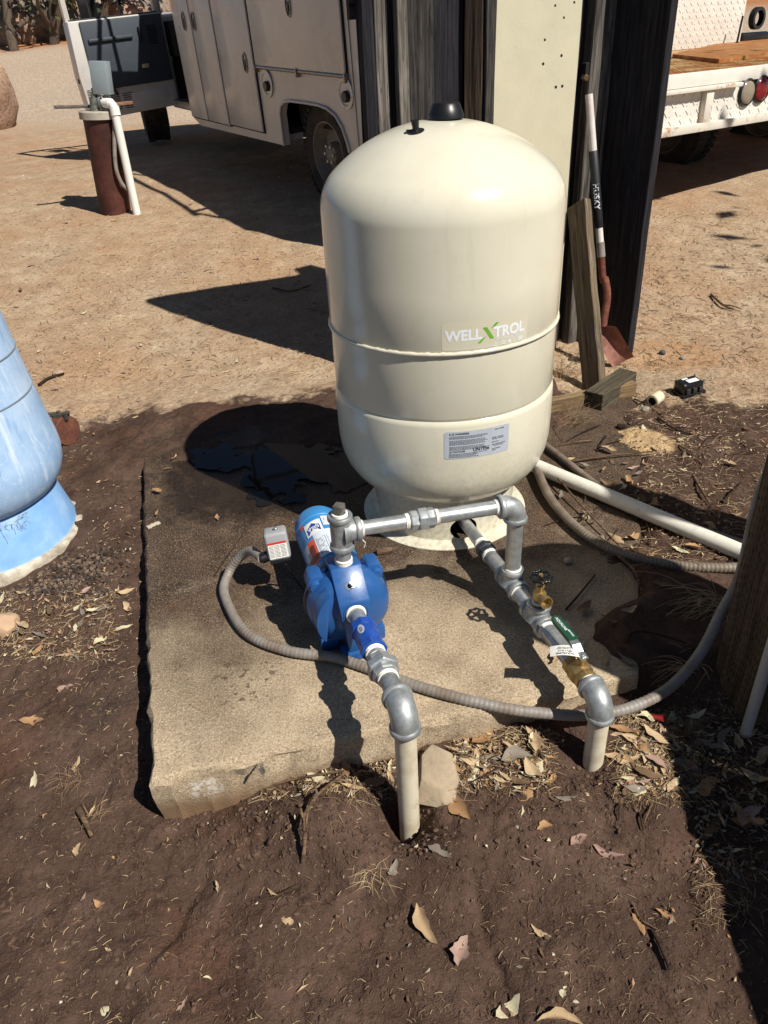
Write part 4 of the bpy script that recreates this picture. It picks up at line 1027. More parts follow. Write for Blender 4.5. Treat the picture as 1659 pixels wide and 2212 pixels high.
# unseen low board fence, added to shade the lower right soil
T = thing('shadow_fence', 'low board fence added out of view to shade the lower right soil', 'fence', (.95, -1.8, -.15)); KS = []
fa, fb = V3((1.00, -1.23, 0)), V3((1.20, -2.7, 0)); fd = nrm(fb-fa); frz = math.atan2(fd[1], fd[0])
for k in range(11):
    p = fa+fd*(k*.142+.07); o = plank('board', (p[0], p[1], -.25), .135, .022, .83+.02*math.sin(k*2.1), frz, M_wgrey, T); o.matrix_parent_inverse = Matrix.Translation(T.location).inverted()
o = plank('rail', (fa[0]+.03, fa[1], .3), .08, .035, 1.5, 0, M_wgrey, T); o.rotation_euler = (0, R_(90), frz); o.matrix_parent_inverse = Matrix.Translation(T.location).inverted()
tag(plank('shadow_post', (1.625, -.715, -.2), .15, .15, 1.70, .3, M_wgrey), 'tall post added out of view to shade the ground behind the white pipe', 'post')  # unseen post, added only for its shadow behind the pipe

# ================================================================== BLUE TANK, RUSTY STUB
def blue():
    T = thing('blue_tank', 'faded blue fibreglass tank on a flared base at the left edge', 'tank', (-1.57, -.09, -.05)); 
    t = NT('faded_blue_gelcoat'); v = t.co(); st = t.co(scale=(1, 1, .10)); n = t.noise(v, 5, 6, .62); s = t.noise(st, 34, 5, .65); c = t.noise(v, 28, 6, .7, 1.2)
    col = t.ramp(n, [(.3, lin('86a9cf')), (.55, lin('a9c2de')), (.78, lin('c2d3e5'))])
    col = t.mix(t.ramp(s, [(.52, 0.0), (.66, .65)]), col, lin('d3dfec'))
    col = t.mix(t.ramp(t.noise(st, 9, 4, .6), [(.64, 0.0), (.74, .7)]), col, lin('4a79bd'))
    col = t.mix(t.ramp(c, [(.300, .7), (.335, 0.0)]), col, lin('5f7590'))
    col = t.mix(t.ramp(t.noise(v, 70, 6, .8), [(.55, 0.0), (.7, .5)]), col, lin('dfe6ee'))
    m = t.out(col, .7, 0, t.bump(c, .15, .002), .35)
    t = NT('faded_blue_base'); v = t.co(); n = t.noise(v, 9, 6, .62); x, y, z = t.sep(v)
    col = t.ramp(n, [(.3, lin('6f9fd4')), (.55, lin('86b0dd')), (.78, lin('a8c6e6'))])
    f = t.math('ADD', t.math('MULTIPLY', z, 22), t.math('MULTIPLY', t.noise(v, 14, 5), 1.2))
    col = t.mix(t.ramp(f, [(.55, .9), (.95, 0.0)]), col, lin('c9bfa6'))
    mb_ = t.out(col, .6, 0, t.bump(n, .1, .002), .3)
    M_seam = plain('grey_seam', '7b8793', .6, amt=.15)
    body = [(.230, .160), (.262, .178), (.286, .208), (.300, .245), (.3055, .290), (.302, .325), (.289, .40), (.2700, .545), (.2485, .745), (.236, .90), (.20, 1.02), (.12, 1.09), (.0001, 1.11)]
    MB().lathe(body, n=72).build('shell', m, T, 50)
    for z, r in ((.512, .2742), (.640, .2598)): MB().lathe([(r-.002, z-.004), (r+.0028, z-.0015), (r+.0028, z+.0015), (r-.002, z+.004)], n=72).build('seam', M_seam, T, 50)
    MB().lathe([(.240, .175), (.252, .150), (.276, .055), (.287, .012), (.300, .006), (.302, -.01)], n=72).build('base', mb_, T, 50)
    MB().lathe([(.286, .012), (.306, .008), (.309, .001), (.306, -.03), (.28, -.03)], n=72).build('base_flange', plain('stained_flange', 'cfc6b2', .7, dirt='6a5640', damt=.6, dscale=20), T, 50)
    # wad of dry grass caught in the crease
    mb = MB(); r = random.Random(3)
    for k in range(26):
        a = R_(-38)+r.uniform(-.16, .16); p = V3((.268*math.cos(a), .268*math.sin(a), .150+r.uniform(-.02, .014))); q = p+V3((r.uniform(-.03, .03), r.uniform(-.03, .03), r.uniform(-.016, .012)))
        mb.tube([p, (p+q)/2+V3((0, 0, .006)), q], .0006, 4)
    g = mb.build('caught_grass', plain('dry_grass', '9c8b72', .8), T, 60); g['kind'] = 'stuff'
blue()
def stub():
    c = on_z(143, 930, .03); ax = nrm((.86, -.42, .05)); b = c-ax*.09
    T = thing('rusty_pipe_stub', 'capped rusty steel pipe stub with a clamp beside the blue tank', 'pipe', (c[0], c[1], gz(c[0], c[1])))
    P = [MB().lathe([(.058, -.2), (.058, .06), (.0575, .064)], b, ax, 32, caps=(True, False)).build('pipe', rust_mat('rust_pipe', '6b463c', '8a5c4c', '4a2c25'), T, 40)]
    P.append(MB().lathe([(.0590, .045), (.0625, .048), (.0625, .098), (.058, .103), (.0001, .104)], b, ax, 32).build('end_cap', rust_mat('rust_cap', '6b4336', '8f5a40', '45291f'), T, 40))
    P.append(MB().lathe([(.0600, .036), (.0645, .038), (.0645, .050), (.0600, .052)], b, ax, 32).build('clamp_band', M_bolt, T, 40))
    cl = MB(); u0 = b+ax*.075+UPZ*.066
    cl.box(u0, (.045, .022, .016)); cl.box(u0+V3((.03, .0, .0)), (.012, .030, .030)); cl.box(u0+V3((-.03, .006, -.004)), (.012, .020, .028)); cl.cyl(u0+V3((-.045, .0, .01)), u0+V3((.045, .0, .01)), .0055, n=10); cl.cyl(u0+V3((0, 0, 0)), u0+V3((0, 0, .020)), .008, n=6)
    P.append(cl.build('clamp', rust_mat('grey_clamp', '55504a', '857d72', '37302b'), T, 30)); place(T, P)
stub()

# ================================================================== WELL HEAD
def well():
    D = 6.75; d = pray(243, 437); hd = nrm((d[0], d[1], 0)); b = CP+hd*D; z = gz(b[0], b[1]); bx, by = b[0], b[1]
    T = thing('well_casing', 'rusty brown steel well casing with a concrete cap and grey box', 'well', (bx, by, z)); k = D/6.3
    def W_(px, py, off=0.0):   # point on the upright plane through the casing, facing the viewer
        q = pray(px, py); o = V3((bx, by, 0))-hd*off; t = ((o-CP)@hd)/(q@hd); p = CP+q*t; return p
    top = W_(213, 247)[2]; R = .118; tx = W_(213, 247); lean_ = V3((tx[0]-bx, tx[1]-by, 0))
    base = V3((bx, by, z-.2)); tp = V3((tx[0], tx[1], top)); ax = nrm(tp-base); L = np.linalg.norm(tp-base); P = []
    P.append(MB().lathe([(R*1.0, 0), (R*1.0, L)], base, ax, 40, caps=(True, True)).build('casing', rust_mat('casing_rust', '4b2b24', '633a2f', '341d18', .6, 5), T, 40))
    P.append(MB().lathe([(R+.012, -.03), (R+.022, -.028), (R+.022, .018), (R+.016, .024), (.0001, .026)], tp, ax, 40).build('cap', plain('pale_cap', 'b1aa9b', .8, amt=.1, dirt='6f6657', damt=.4), T, 30))
    M_wp = plain('white_pipe', 'e2e0d8', .4, amt=.03)
    pts = [W_(216, 222, .02), W_(236, 222, .10), W_(246, 231, .13), W_(250, 250, .14)]; f = W_(290, 434, .16); f[2] = gz(f[0], f[1])-.05
    P.append(MB().tube(resample(crom([pts[0], pts[1], pts[2], pts[3]], 8)+[pts[3]+(f-pts[3])*.1, f], .02), .030, 18).build('drop_pipe', M_wp, T, 60))
    for a_, b_ in ((W_(246, 230, .13), W_(251, 250, .14)), (W_(226, 222, .06), W_(240, 224, .11))): P.append(MB().cyl(a_, b_, .0355, n=18).build('pipe_socket', M_wp, T, 40))
    P.append(MB().lathe([(.040, -.014), (.046, -.010), (.046, .010), (.040, .014)], W_(221, 221, .05), W_(236, 223, .11)-W_(216, 222, .02), 20).build('union_ring', plain('dark_ring', '5d5f66', .5), T, 40))
    gs = MB(); gs.cyl(W_(206, 246, .03), W_(204, 212, .03), .036, n=18); gs.cyl(W_(204, 214, .03), W_(203, 200, .03), .024, n=14); gs.cyl(W_(203, 201, .03), W_(201, 190, .03), .017, n=8); gs.cyl(W_(205, 222, .03), W_(220, 222, .05), .036, n=18)
    P.append(gs.build('well_fitting', galv_mat('old_fitting', '57594f', '84857a', .6, .4), T, 35))
    # grey electrical box on its short conduit
    c = W_(219, 168, .05); ctop = W_(214, 133, .05)
    up = nrm(ctop-c); s = nrm(np.cross(hd, up)); fz = np.cross(s, up); rot = np.stack([s, -fz, up], 1)@rotz(R_(-28))
    hgt = np.linalg.norm(W_(211, 131, .05)-W_(229, 203, .05)); M_box = plain('grey_steel_box', '8b979b', .45, amt=.06, scale=10, dirt='6b6f6c', damt=.3)
    bx_ = MB().box(c, (.125, .085, hgt), rot).build('switch_box', M_box, T, 25, bevel=.004); P.append(bx_)
    P.append(MB().cyl(c-up*hgt*.5+s*.02, W_(231, 246, .04), .022, n=16).build('box_conduit', plain('grey_white_conduit', 'a9aba8', .5), T, 40))
    P.append(MB().tube(resample(crom([W_(248, 248, .09), W_(247, 300, .13), W_(250, 360, .14), W_(262, 395, .14), W_(276, 410, .13)], 8), .02), .015, 12).build('cable_conduit', M_cond, T, 60))
    place(T, P)
    for nm, a_, b_, wdt, lab, mt in (('lath', (118, 238), (205, 236), .03, 'thin weathered lath resting on the well cap', M_wgrey), ('lath', (200, 237), (288, 228), .055, 'reddish brown board end lying across the well cap', wood_mat('red_brown_board', '6b4a38', 'a87f62', 'Z'))):
        tag(lean(nm, W_(*a_, -.02)+UPZ*.02, W_(*b_, -.02)+UPZ*.02, wdt, .022, mt), lab, 'board')
    return T
well()

# ================================================================== SERVICE TRUCK (left background)
M_cream = plain('cream_truck_paint', 'c4c0ba', .35, amt=.04, scale=3, dirt='8d7d66', damt=.22, dscale=3, coat=.2)
M_creamd = plain('cream_door_paint', 'c9c5bf', .33, amt=.04, scale=3, dirt='8d7d66', damt=.15, dscale=4, coat=.2)
M_gap = plain('dark_gap', '141210', .9)
M_under = plain('underbody', '1b1815', .9, amt=.2)
M_tyre = plain('tyre_rubber', '232120', .85, amt=.15, scale=20, dirt='5a4a3a', damt=.4, dscale=8)
M_chrome = plain('latch_metal', '8f8d88', .3, .85, amt=.2, scale=40)
M_trim = plain('slate_door_trim', '3d444c', .55, amt=.08, scale=12)
M_glass = plain('window_glass', '1c2226', .05, amt=.05)
def wheel(T, u, v, r, wd, steer=0.0, rimc='8b8377'):
    """wheel in the truck's frame: axle along Y, hub outwards +Y"""
    W_ = MB(); pr = []
    prof = [(r*.60, -wd/2), (r*.78, -wd/2-.012), (r*.93, -wd/2+.006), (r*.985, -wd/2+.03), (r, -wd/2+.05), (r, wd/2-.05), (r*.985, wd/2-.03), (r*.93, wd/2-.006), (r*.78, wd/2+.012), (r*.60, wd/2)]
    W_.lathe(prof, (0, 0, 0), (0, 1, 0), 56)
    n = 44
    for k in range(n):     # tread blocks
        a = 2*math.pi*k/n
        for s in (-1, 1):
            c = V3((math.cos(a)*r*.99, s*wd*.33, math.sin(a)*r*.99)); M = np.stack([V3((-math.sin(a), 0, math.cos(a))), V3((0, 1, 0)), V3((math.cos(a), 0, math.sin(a)))], 1)
            W_.box(c, (r*.085, wd*.30, .030), M)
    t = W_.build('wheel', M_tyre, T, 35); t.location = (u, v, r); t.rotation_euler = (0, 0, steer)
    rm = MB().lathe([(r*.62, -wd*.3), (r*.60, wd*.42), (r*.63, wd*.5), (r*.58, wd*.5), (r*.54, wd*.30), (r*.50, wd*.10), (r*.22, wd*.16), (r*.20, wd*.40), (r*.12, wd*.46), (.0001, wd*.47)], (0, 0, 0), (0, 1, 0), 40).build('rim', plain('dusty_rim', rimc, .6, amt=.15, dirt='4a3b2c', damt=.5), t, 35)
    for k in range(6):
        a = 2*math.pi*k/6; MB().lathe([(.012, 0), (.012, .02), (.0001, .022)], (math.cos(a)*r*.16, wd*.40, math.sin(a)*r*.16), (0, 1, 0), 6).build('wheel_nut', M_bolt, rm, 25)
    return t
def latch(T, u, w, s=1.0):
    """recessed oval paddle latch"""
    e = MB(); n = 28; vs = []
    o = MB().lathe([(.058*s, .0), (.058*s, .006), (.050*s, .007), (.046*s, -.010), (.0001, -.012)], (0, 0, 0), (0, 1, 0), 28).build('latch', M_chrome, T, 40)
    o.scale = (.62, 1, 1.25); o.location = (u, .006, w)
    h = MB().box((0, .004, .002), (.074*s, .010, .020*s)).box((.0, .004, -.012), (.022*s, .012, .055*s)).build('latch_handle', plain('dull_latch_handle', '55534f', .4, .7, amt=.2), o, 30, bevel=.003)
    h.rotation_euler = (0, .35, 0); return o
def truck():
    T = thing('service_truck', 'cream service body truck with its cab door open behind the well', 'truck', (-.87, 3.77, .24), (R_(-3), R_(-2), math.atan2(.8, -.6)))
    ht = 2.02; wd = 1.75; ur = -1.55
    arch = [(-.455, .455), (-.43, .52), (-.385, .60), (-.31, .665), (-.20, .700), (-.08, .711), (.10, .712), (.34, .708), (.43, .695), (.49, .665), (.522, .61), (.526, .39)]
    out = [(2.20, .378), (2.345, .43), (2.36, ht), (ur, ht), (ur, .455)]+arch
    def sheet(name, poly, mat, v0, th, par=T, bev=0.0):
        # (u,w) polygon facing outwards (+v), thickness going inwards
        mb = MB(); n = len(poly); vs = [(u, v0, w) for u, w in poly]+[(u, v0-th, w) for u, w in poly]
        mb.add(vs, [tuple(range(n)), tuple(reversed(range(n, 2*n)))]+[((i+1) % n, i, i+n, (i+1) % n+n) for i in range(n)])
        o = mb.build(name, mat, par, 30, bevel=bev, seg=2); 
        bm = bmesh.new(); bm.from_mesh(o.data); bmesh.ops.recalc_face_normals(bm, faces=bm.faces); bmesh.ops.triangulate(bm, faces=[f for f in bm.faces if len(f.verts) > 4]); bm.to_mesh(o.data); bm.free(); return o
    sheet('body_side', out, M_cream, -.004, .05)
    # arch lip
    MB().tube([(u, .004, w) for u, w in arch], .010, 8).build('arch_lip', M_cream, T, 60)
    mb = MB(); mb.box(((2.36+ur)/2, -.25, ht-.02), (2.36-ur, .44, .04)); mb.box((ur+.02, -.25, 1.22), (.04, .42, 1.50)); mb.box((2.33, -wd/2, 1.22), (.05, wd-.12, 1.55)); mb.box(((2.36+ur)/2, -.47, 1.2), (2.36-ur, .04, 1.50)); mb.box((.8, -wd+.2, 1.2), (3.1, .4, 1.50)); mb.box((1.45, -.28, .43), (1.74, .44, .04))
    mb.build('body_shell', M_cream, T, 25)
    mb = MB(); mb.box(((2.3+ur)/2, -.9, .52), (2.3-ur-.1, 1.0, .16)); mb.box((1.6, -.9, .38), (4.6, .10, .14)); mb.box((1.6, -1.25, .38), (4.6, .10, .14)); mb.box((-.0, -.40, .62), (1.02, .5, .20)); mb.build('chassis', M_under, T, 25, bevel=.01)
    rk = MB()
    for vv in (-.12, -1.5): rk.tube([(2.5, vv, 2.78), (-1.5, vv, 2.78)], .024, 8)
    for uu in (2.3, .4, -1.4): rk.tube([(uu, -.12, ht-.02), (uu, -.12, 2.78), (uu, -1.5, 2.78), (uu, -1.5, 1.9)], .024, 8)
    rk.build('ladder_rack', M_under, T, 40)
    MB().cyl((.04, -.22, .37), (.04, -1.6, .37), .06, n=16).build('axle', M_under, T, 40)
    # compartment doors, proud of the side with dark joints round them
    def door(u0, u1, w0, w1, name='compartment_door', tilt=0.0):
        sheet('door_joint', [(u0-.012, w0-.012), (u1+.012, w0-.012), (u1+.012, w1), (u0-.012, w1)], M_gap, .0015, .004)
        return sheet(name, [(u0, w0), (u1, w0), (u1, w1), (u0, w1)], M_creamd, .020, .016, bev=.006)
    top = 1.72
    D1 = door(1.945, 2.325, .445, top); D2 = door(1.485, 1.920, .445, top); D3 = door(.835, 1.455, .455, top); D4 = door(-.505, .795, .915, top, 'drop_door')
    for o, u, w in ((D1, 2.065, 1.187), (D2, 1.852, 1.187), (D3, .955, .925), (D4, .139, 1.285)):
        l = latch(o, u, w, .95); l.location.y = .024
    MB().cyl((.80, .012, .905), (-.51, .012, .905), .014, n=12).build('hinge_rod', M_chrome, T, 40)
    for u in (.80, .14, -.51): MB().box((u, .016, .895), (.020, .034, .055)).build('hinge_bracket', M_chrome, T, 25, bevel=.003)
    MB().box((1.47, .012, .452), (.035, .03, .03)).build('hinge_bracket', M_chrome, T, 25, bevel=.003)
    # fuel and air recesses: flanged cups
    M_cup = plain('cup_white', 'd8d4ca', .4, amt=.05)
    for u, w in ((.672, .800), (-.470, .806)):
        c = MB().lathe([(.094, .006), (.094, .010), (.086, .013), (.074, .012), (.070, .004), (.066, -.002), (.052, -.0035)], (u, .0, w), (0, 1, 0), 36).build('filler_cup', M_cup, T, 40)
        MB().lathe([(.068, .0), (.0001, .0)], (u, .0030, w), (0, 1, 0), 30).build('cup_floor', M_cup, c, 0)  # flat disc closing the cup, same white as its wall
        MB().lathe([(.0001, .030), (.030, .030), (.034, .024), (.034, .0)], (u-.020, .004, w-.015), (0, 1, 0), 18).build('filler_cap', M_blackpl, c, 35)
        for k in range(4): a = math.pi/2*k+.2; MB().lathe([(.0055, 0), (.004, .003), (.0001, .0035)], (u+.084*math.cos(a), .012, w+.084*math.sin(a)), (0, 1, 0), 8).build('screw', M_bolt, c, 30)
    sheet('rear_crease', [(-.575, .47), (-.560, .47), (-.548, top), (-.563, top)], M_cream, .004, .004)
    wheel(T, .045, -.225, .365, .24); wheel(T, .045, -1.53, .365, .24).rotation_euler.z = math.pi
    wheel(T, 4.30, -.27, .395, .25, R_(-16), '6b6459'); wheel(T, 4.10, -1.5, .375, .24, math.pi)
    # cab: sill, pillars, roof, bulkheads, dash, seat, fender
    mb = MB(); mb.box((3.00, -.30, .43), (1.10, .10, .08)); mb.box((3.56, -.285, 1.15), (.10, .07, 1.5)); mb.box((2.50, -.285, 1.15), (.12, .07, 1.5)); mb.box((3.0, -.95, 1.92), (1.2, 1.4, .05)); mb.box((3.0, -1.6, .95), (1.2, .05, 1.1)); mb.box((4.15, -.95, 1.02), (1.15, 1.30, .34)); mb.box((4.15, -.36, .90), (1.15, .18, .22)); mb.box((3.62, -.95, .80), (.06, 1.3, .75)); mb.box((4.76, -.95, .80), (.06, 1.45, .5)); mb.box((4.85, -.95, .58), (.12, 1.6, .16))
    mb.build('cab_shell', M_cream, T, 25, bevel=.02)
    mb = MB(); mb.box((3.0, -.95, .46), (1.1, 1.2, .06)); mb.box((2.75, -.75, .68), (.5, .5, .22)); mb.box((2.56, -.75, 1.05), (.12, .5, .6)); mb.box((3.48, -.95, 1.0), (.22, 1.25, .3)); mb.box((2.48, -.95, 1.2), (.03, 1.2, 1.3)); mb.box((3.585, -.95, .80), (.03, 1.2, .7))
    mb.build('cab_interior', plain('dark_cab_interior', '26262a', .8, amt=.15), T, 25, bevel=.02)
    MB().box((3.02, -.245, .475), (1.0, .05, .012)).build('sill_plate', M_chrome, T, 25, bevel=.003)
    # open door: local frame with X from hinge to free edge, Y towards the viewer, Z up
    H = V3((3.50, -.26, 0)); E = V3((3.40, .68, 0)); dx = nrm(E-H); L = np.linalg.norm(E-H); ang = math.atan2(dx[1], dx[0])
    D = MB(); z0 = .425
    n = 0
    poly = [(.0, z0+.03), (.06, z0), (L-.05, z0-.01), (L, z0+.04), (L+.02, .80), (L, 1.235), (0, 1.235)]
    m = len(poly); vs = [(x, .10, z) for x, z in poly]+[(x, -.03, z) for x, z in poly]
    D.add(vs, [tuple(range(m)), tuple(reversed(range(m, 2*m)))]+[((i+1) % m, i, i+m, (i+1) % m+m) for i in range(m)])
    dr = D.build('cab_door', M_creamd, T, 30, bevel=.012, seg=2); bm = bmesh.new(); bm.from_mesh(dr.data); bmesh.ops.recalc_face_normals(bm, faces=bm.faces); bm.to_mesh(dr.data); bm.free()
    dr.location = tuple(H); dr.rotation_euler = (0, 0, ang)
    yf = .10   # viewer is on the +Y side of the door frame (towards the truck's rear)
    def dbox(name, x0, x1, z0_, z1, y0, y1, mat, bev=.004):
        return MB().box(((x0+x1)/2, (y0+y1)/2, (z0_+z1)/2), (abs(x1-x0), abs(y1-y0), abs(z1-z0_))).build(name, mat, dr, 25, bevel=bev)
    M_pan = M_trim
    dbox('trim_panel', .02, L-.10, .660, 1.225, yf, yf+.024, M_pan, .010)
    dbox('armrest', .36, L-.14, 1.055, 1.085, yf+.022, yf+.050, M_pan, .010); dbox('trim_ridge', .30, .33, .82, 1.08, yf+.022, yf+.032, M_pan, .004).rotation_euler = (0, .45, 0)
    dbox('door_pull', .275, .295, 1.02, 1.14, yf+.024, yf+.055, M_blackpl, .006)
    dbox('inner_handle', .26, .33, .795, .83, yf+.024, yf+.045, plain('pale_handle', 'b9ad8c', .4), .006)
    for k in range(9): dbox('vent_slot', .10, .20, .985+k*.018, .993+k*.018, yf+.0235, yf+.028, M_gap, 0)
    for k in range(8): dbox('speaker_slot', L-.33, L-.21, .475+k*.018, .481+k*.018, yf-.004, yf+.003, M_gap, 0)
    for k in range(8): dbox('speaker_slot', L-.47, L-.36, .475+k*.018, .481+k*.018, yf-.004, yf+.003, M_gap, 0)
    for k in range(10): dbox('edge_vent', L-.055, L-.015, .545+k*.014, .550+k*.014, yf-.004, yf+.003, M_gap, 0)
    dbox('pressing', .10, .50, .475, .600, yf-.002, yf+.004, M_creamd, .003)
    dbox('latch_plate', L-.03, L+.022, .735, .775, yf-.06, yf-.03, M_gap, .003)
    # window frame and lowered glass
    fr = MB()
    for a, b, c, d_ in ((.0, .05, 1.22, 1.80), (L-.05, L+.0, 1.22, 1.80), (.05, L-.05, 1.76, 1.80)): fr.box(((a+b)/2, .03, (c+d_)/2), (b-a, .05, d_-c))
    fr.build('window_frame', M_creamd, dr, 25, bevel=.008)
    fr = MB(); fr.box((L*.72, .03, 1.5), (.014, .03, .54)); fr.box((L*.40, .03, 1.5), (.03, .03, .54)); fr.build('window_divider', M_blackpl, dr, 25)
    mr = MB(); mr.box((.62, -.16, 1.33), (.18, .05, .24)); mr.build('mirror', M_blackpl, dr, 25, bevel=.03)
    dbox('window_seal', .03, L-.03, 1.225, 1.245, .0, .07, M_blackpl, .003)
    return T
truck()

# ================================================================== FLATBED REAR (right background)
def flatbed():
    O = V3((1.37, 3.20, 0)); e = V3((.8, .6, 0)); nn = V3((.6, -.8, 0))
    def fp(px, py, off=0.0):
        d = pray(px, py); o = O+nn*off; t = ((o-CP)@nn)/(d@nn); p = CP+d*t; return float((p-O)@e), float(p[2])
    M_rw = rusty_white('rusty_white_paint', 'ddd6c8', .0); M_rw2 = rusty_white('worn_white_paint', 'e2ddd2', -.45)
    M_deck = rusty_white('rusty_deck', 'c2a878', .75)
    xl = fp(1380, 300)[0]; xr = 3.2; zb = fp(1500, 284)[1]; T = thing('flatbed_truck', 'white rusty flatbed rear with tread plate bumper and tail lights at the right', 'truck', tuple(O+e*.8+UPZ*gz(*(O+e*.8)[:2])), (0, 0, math.atan2(.6, .8)))
    lo = lambda x, y, z: ((x-.8), -y, z-T.location.z)     # x along e, y outwards along nn -> local -Y
    def bx(name, x0, x1, y0, y1, z0, z1, mat, bev=.004, par=T):
        a = V3(lo(x0, y0, z0)); b = V3(lo(x1, y1, z1)); c = (a+b)/2; d = np.abs(b-a); return MB().box(c, d).build(name, mat, par, 25, bevel=bev)
    zr = fp(1500, 266)[1]; zl = fp(1500, 197)[1]; zl2 = fp(1500, 188)[1]; zd = fp(1480, 158)[1]
    bx('bumper_rail', xl, xr, -.02, .045, zb, zr, M_rw)
    bx('tread_face', xl, xr, -.03, .0, zr, zl, M_rw2, 0)
    bx('ledge', xl, fp(1592, 172)[0], -.02, .055, zl, zl2, M_rw); bx('upper_channel', xl, xr, -.04, .012, zl2+.002, zd, M_rw2)
    x1 = fp(1512, 230)[0]; bx('upright', x1, fp(1528, 228)[0], .001, .04, zr, zl, M_rw)
    # raised tread bars on the face
    def treads(x0, x1, z0, z1, y, st, mat, par, horiz=False):
        mb = MB(); i = 0; xs = np.arange(x0+.02, x1, st); zs = np.arange(z0+.02, z1, st)
        for j, z in enumerate(zs):
            for k, x in enumerate(xs):
                a = R_(45) if (j+k) % 2 else R_(-45); q = rotz(0)
                c = V3(lo(x, y, z)) if not horiz else V3(lo(x, z, y))
                M = np.array([[math.cos(a), 0, math.sin(a)], [0, 1, 0], [-math.sin(a), 0, math.cos(a)]]) if not horiz else rotz(a)
                mb.box(c, (st*.75, .005, .007) if not horiz else (st*.75, .007, .005), M)
        o = mb.build('tread_pattern', mat, par, 0); o['kind'] = 'stuff'; return o
    treads(xl, xr-1.0, zr, zl, .0015, .05, M_rw2, T)
    # deck, seen from above
    q = on_z(1500, 120, zd); dep = float((q-O)@nn)
    dk = bx('deck', xl, xr, dep-.9, .0, zd-.02, zd+.001, M_deck, 0)
    treads(xl, xr-1.2, dep-.05, -.01, zd+.0015, .045, M_deck, dk, True)
    a = on_z(1462, 126, zd+.03); b = on_z(1575, 136, zd+.03); pz = zd+.002
    x0 = float((on_z(1455, 126, zd+.03)-O)@e); 
    pl = MB(); c4 = [on_z(1452, 125, pz), on_z(1552, 137, pz), on_z(1700, 116, pz), on_z(1700, 84, pz), on_z(1580, 92, pz)]
    pl.prism([(float((p-O)@e)-.8, float((p-O)@nn)*-1) for p in c4], (0, 0, pz-T.location.z), (1, 0, 0), (0, 1, 0), .026); pl.build('loose_plate', rusty_white('rusty_plate', 'b89460', 1.0), T, 25)
    # white tread-plate box on the deck, dark machinery, rusty pedestal and lever
    bl = on_z(1440, 117, zd); br = on_z(1530, 98, zd); yb = float((bl-O)@nn); yb2 = float((br-O)@nn); ym = (yb+yb2)/2
    xa = float((bl-O)@e)-.25; xb = float((br-O)@e); tb = bx('deck_box', xa, xb, ym-.5, ym, zd+.002, zd+.75, M_rw2, .006); treads(xa+.25, xb, zd, zd+.7, ym+.001, .05, M_rw2, tb)
    bx('deck_frame', xb+.02, xr, ym-.40, ym-.14, zd+.002, zd+.80, plain('dark_machinery', '27282c', .7, amt=.3, scale=6), .03)
    bx('hose_bundle', xb+.10, xb+.55, ym-.13, ym-.04, zd+.002, zd+.10, M_blackpl, .03)
    MB().lathe([(.07, -.03), (.10, -.03), (.10, .03), (.07, .03)], lo(xb+.36, ym-.10, zd+.22), (0, 1, 0), 24).build('reel', plain('dark_reel', '1f2022', .6), T, 30)
    pr_ = on_z(1640, 84, zd); xp = float((pr_-O)@e); bx('pedestal', xp-.05, xp+.30, ym-.20, ym-.02, zd+.002, zd+.60, rusty_white('rust_pedestal', 'a37a52', 1.0), .01)
    la = on_z(1592, 92, zd+.03); lb = la+e*.05+UPZ*.22-nn*.02
    mb = MB(); A_ = V3(lo(float((la-O)@e), float((la-O)@nn), la[2])); B_ = V3(lo(float((lb-O)@e), float((lb-O)@nn), lb[2])); mb.cyl(A_, B_, .010, n=10); mb.lathe([(.0001, -.016), (.013, -.009), (.016, 0), (.013, .009), (.0001, .016)], A_, (0, 0, 1), 12); mb.build('lever', M_blackpl, T, 40)
    for px, py, col in ((1617, 200, '8e8371'), (1648, 193, '7d1f24')):
        x, z = fp(px, py, .02); r = .072
        h = MB().lathe([(r+.012, 0), (r+.014, .010), (r+.004, .022), (r, .014)], lo(x, .0, z), (0, -1, 0), 36).build('light_grommet', M_blackpl, T, 40)
        MB().lathe([(r, .010), (r*.9, .020), (r*.5, .026), (.0001, .028)], lo(x, .0, z), (0, -1, 0), 36).build('tail_light', plain('lens_'+col, col, .18, amt=.1, scale=60), T, 50)
    # what carries it
    mb = MB(); mb.box(lo(1.1, -.45, zb+.02), (1.9, .12, .14)); mb.build('frame_rail', M_under, T, 25)
    gz0 = T.location.z
    for xx in (1.55, 2.9):
        g = T; wx = wheel(T, 0, 0, .36, .24); c = lo(xx, -1.15, gz0); wx.location = (c[0], c[1], .36-.0); wx.rotation_euler = (0, 0, R_(90))
    return T
flatbed()

# ================================================================== BACKGROUND: BOULDERS, BUSHES, TREES
def rock_mesh(r, seed, sub=4, flat=.7):
    bm = bmesh.new(); bmesh.ops.create_icosphere(bm, subdivisions=sub, radius=1.0); rr = random.Random(seed); ph = [rr.uniform(0, 9) for _ in range(6)]
    from mathutils import noise as nz
    for v in bm.verts:
        p = v.co.copy(); d = 1+.28*nz.noise(p*1.1+Vector((ph[0], ph[1], ph[2])))+.12*nz.noise(p*2.7+Vector(ph[3:6]))+.05*nz.noise(p*7)
        v.co = Vector((p.x*d*r, p.y*d*r*.85, p.z*d*r*flat))
    me = bpy.data.meshes.new('rock'); bm.to_mesh(me); bm.free(); me.polygons.foreach_set('use_smooth', [True]*len(me.polygons)); me.set_sharp_from_angle(angle=R_(38)); return me
def stone_mat(name, a, b, c):
    t = NT(name); v = t.co(); n = t.noise(v, 3.2, 7, .65); f = t.noise(v, 24, 5, .65)
    col = t.ramp(n, [(.3, lin(a)), (.5, lin(b)), (.72, lin(c))]); col = t.mix(t.ramp(f, [(.36, .6), (.5, 0.0)]), col, lin('4a3a30'))
    return t.out(col, .9, 0, t.bump(t.math('ADD', n, f), .6, .03), .2)
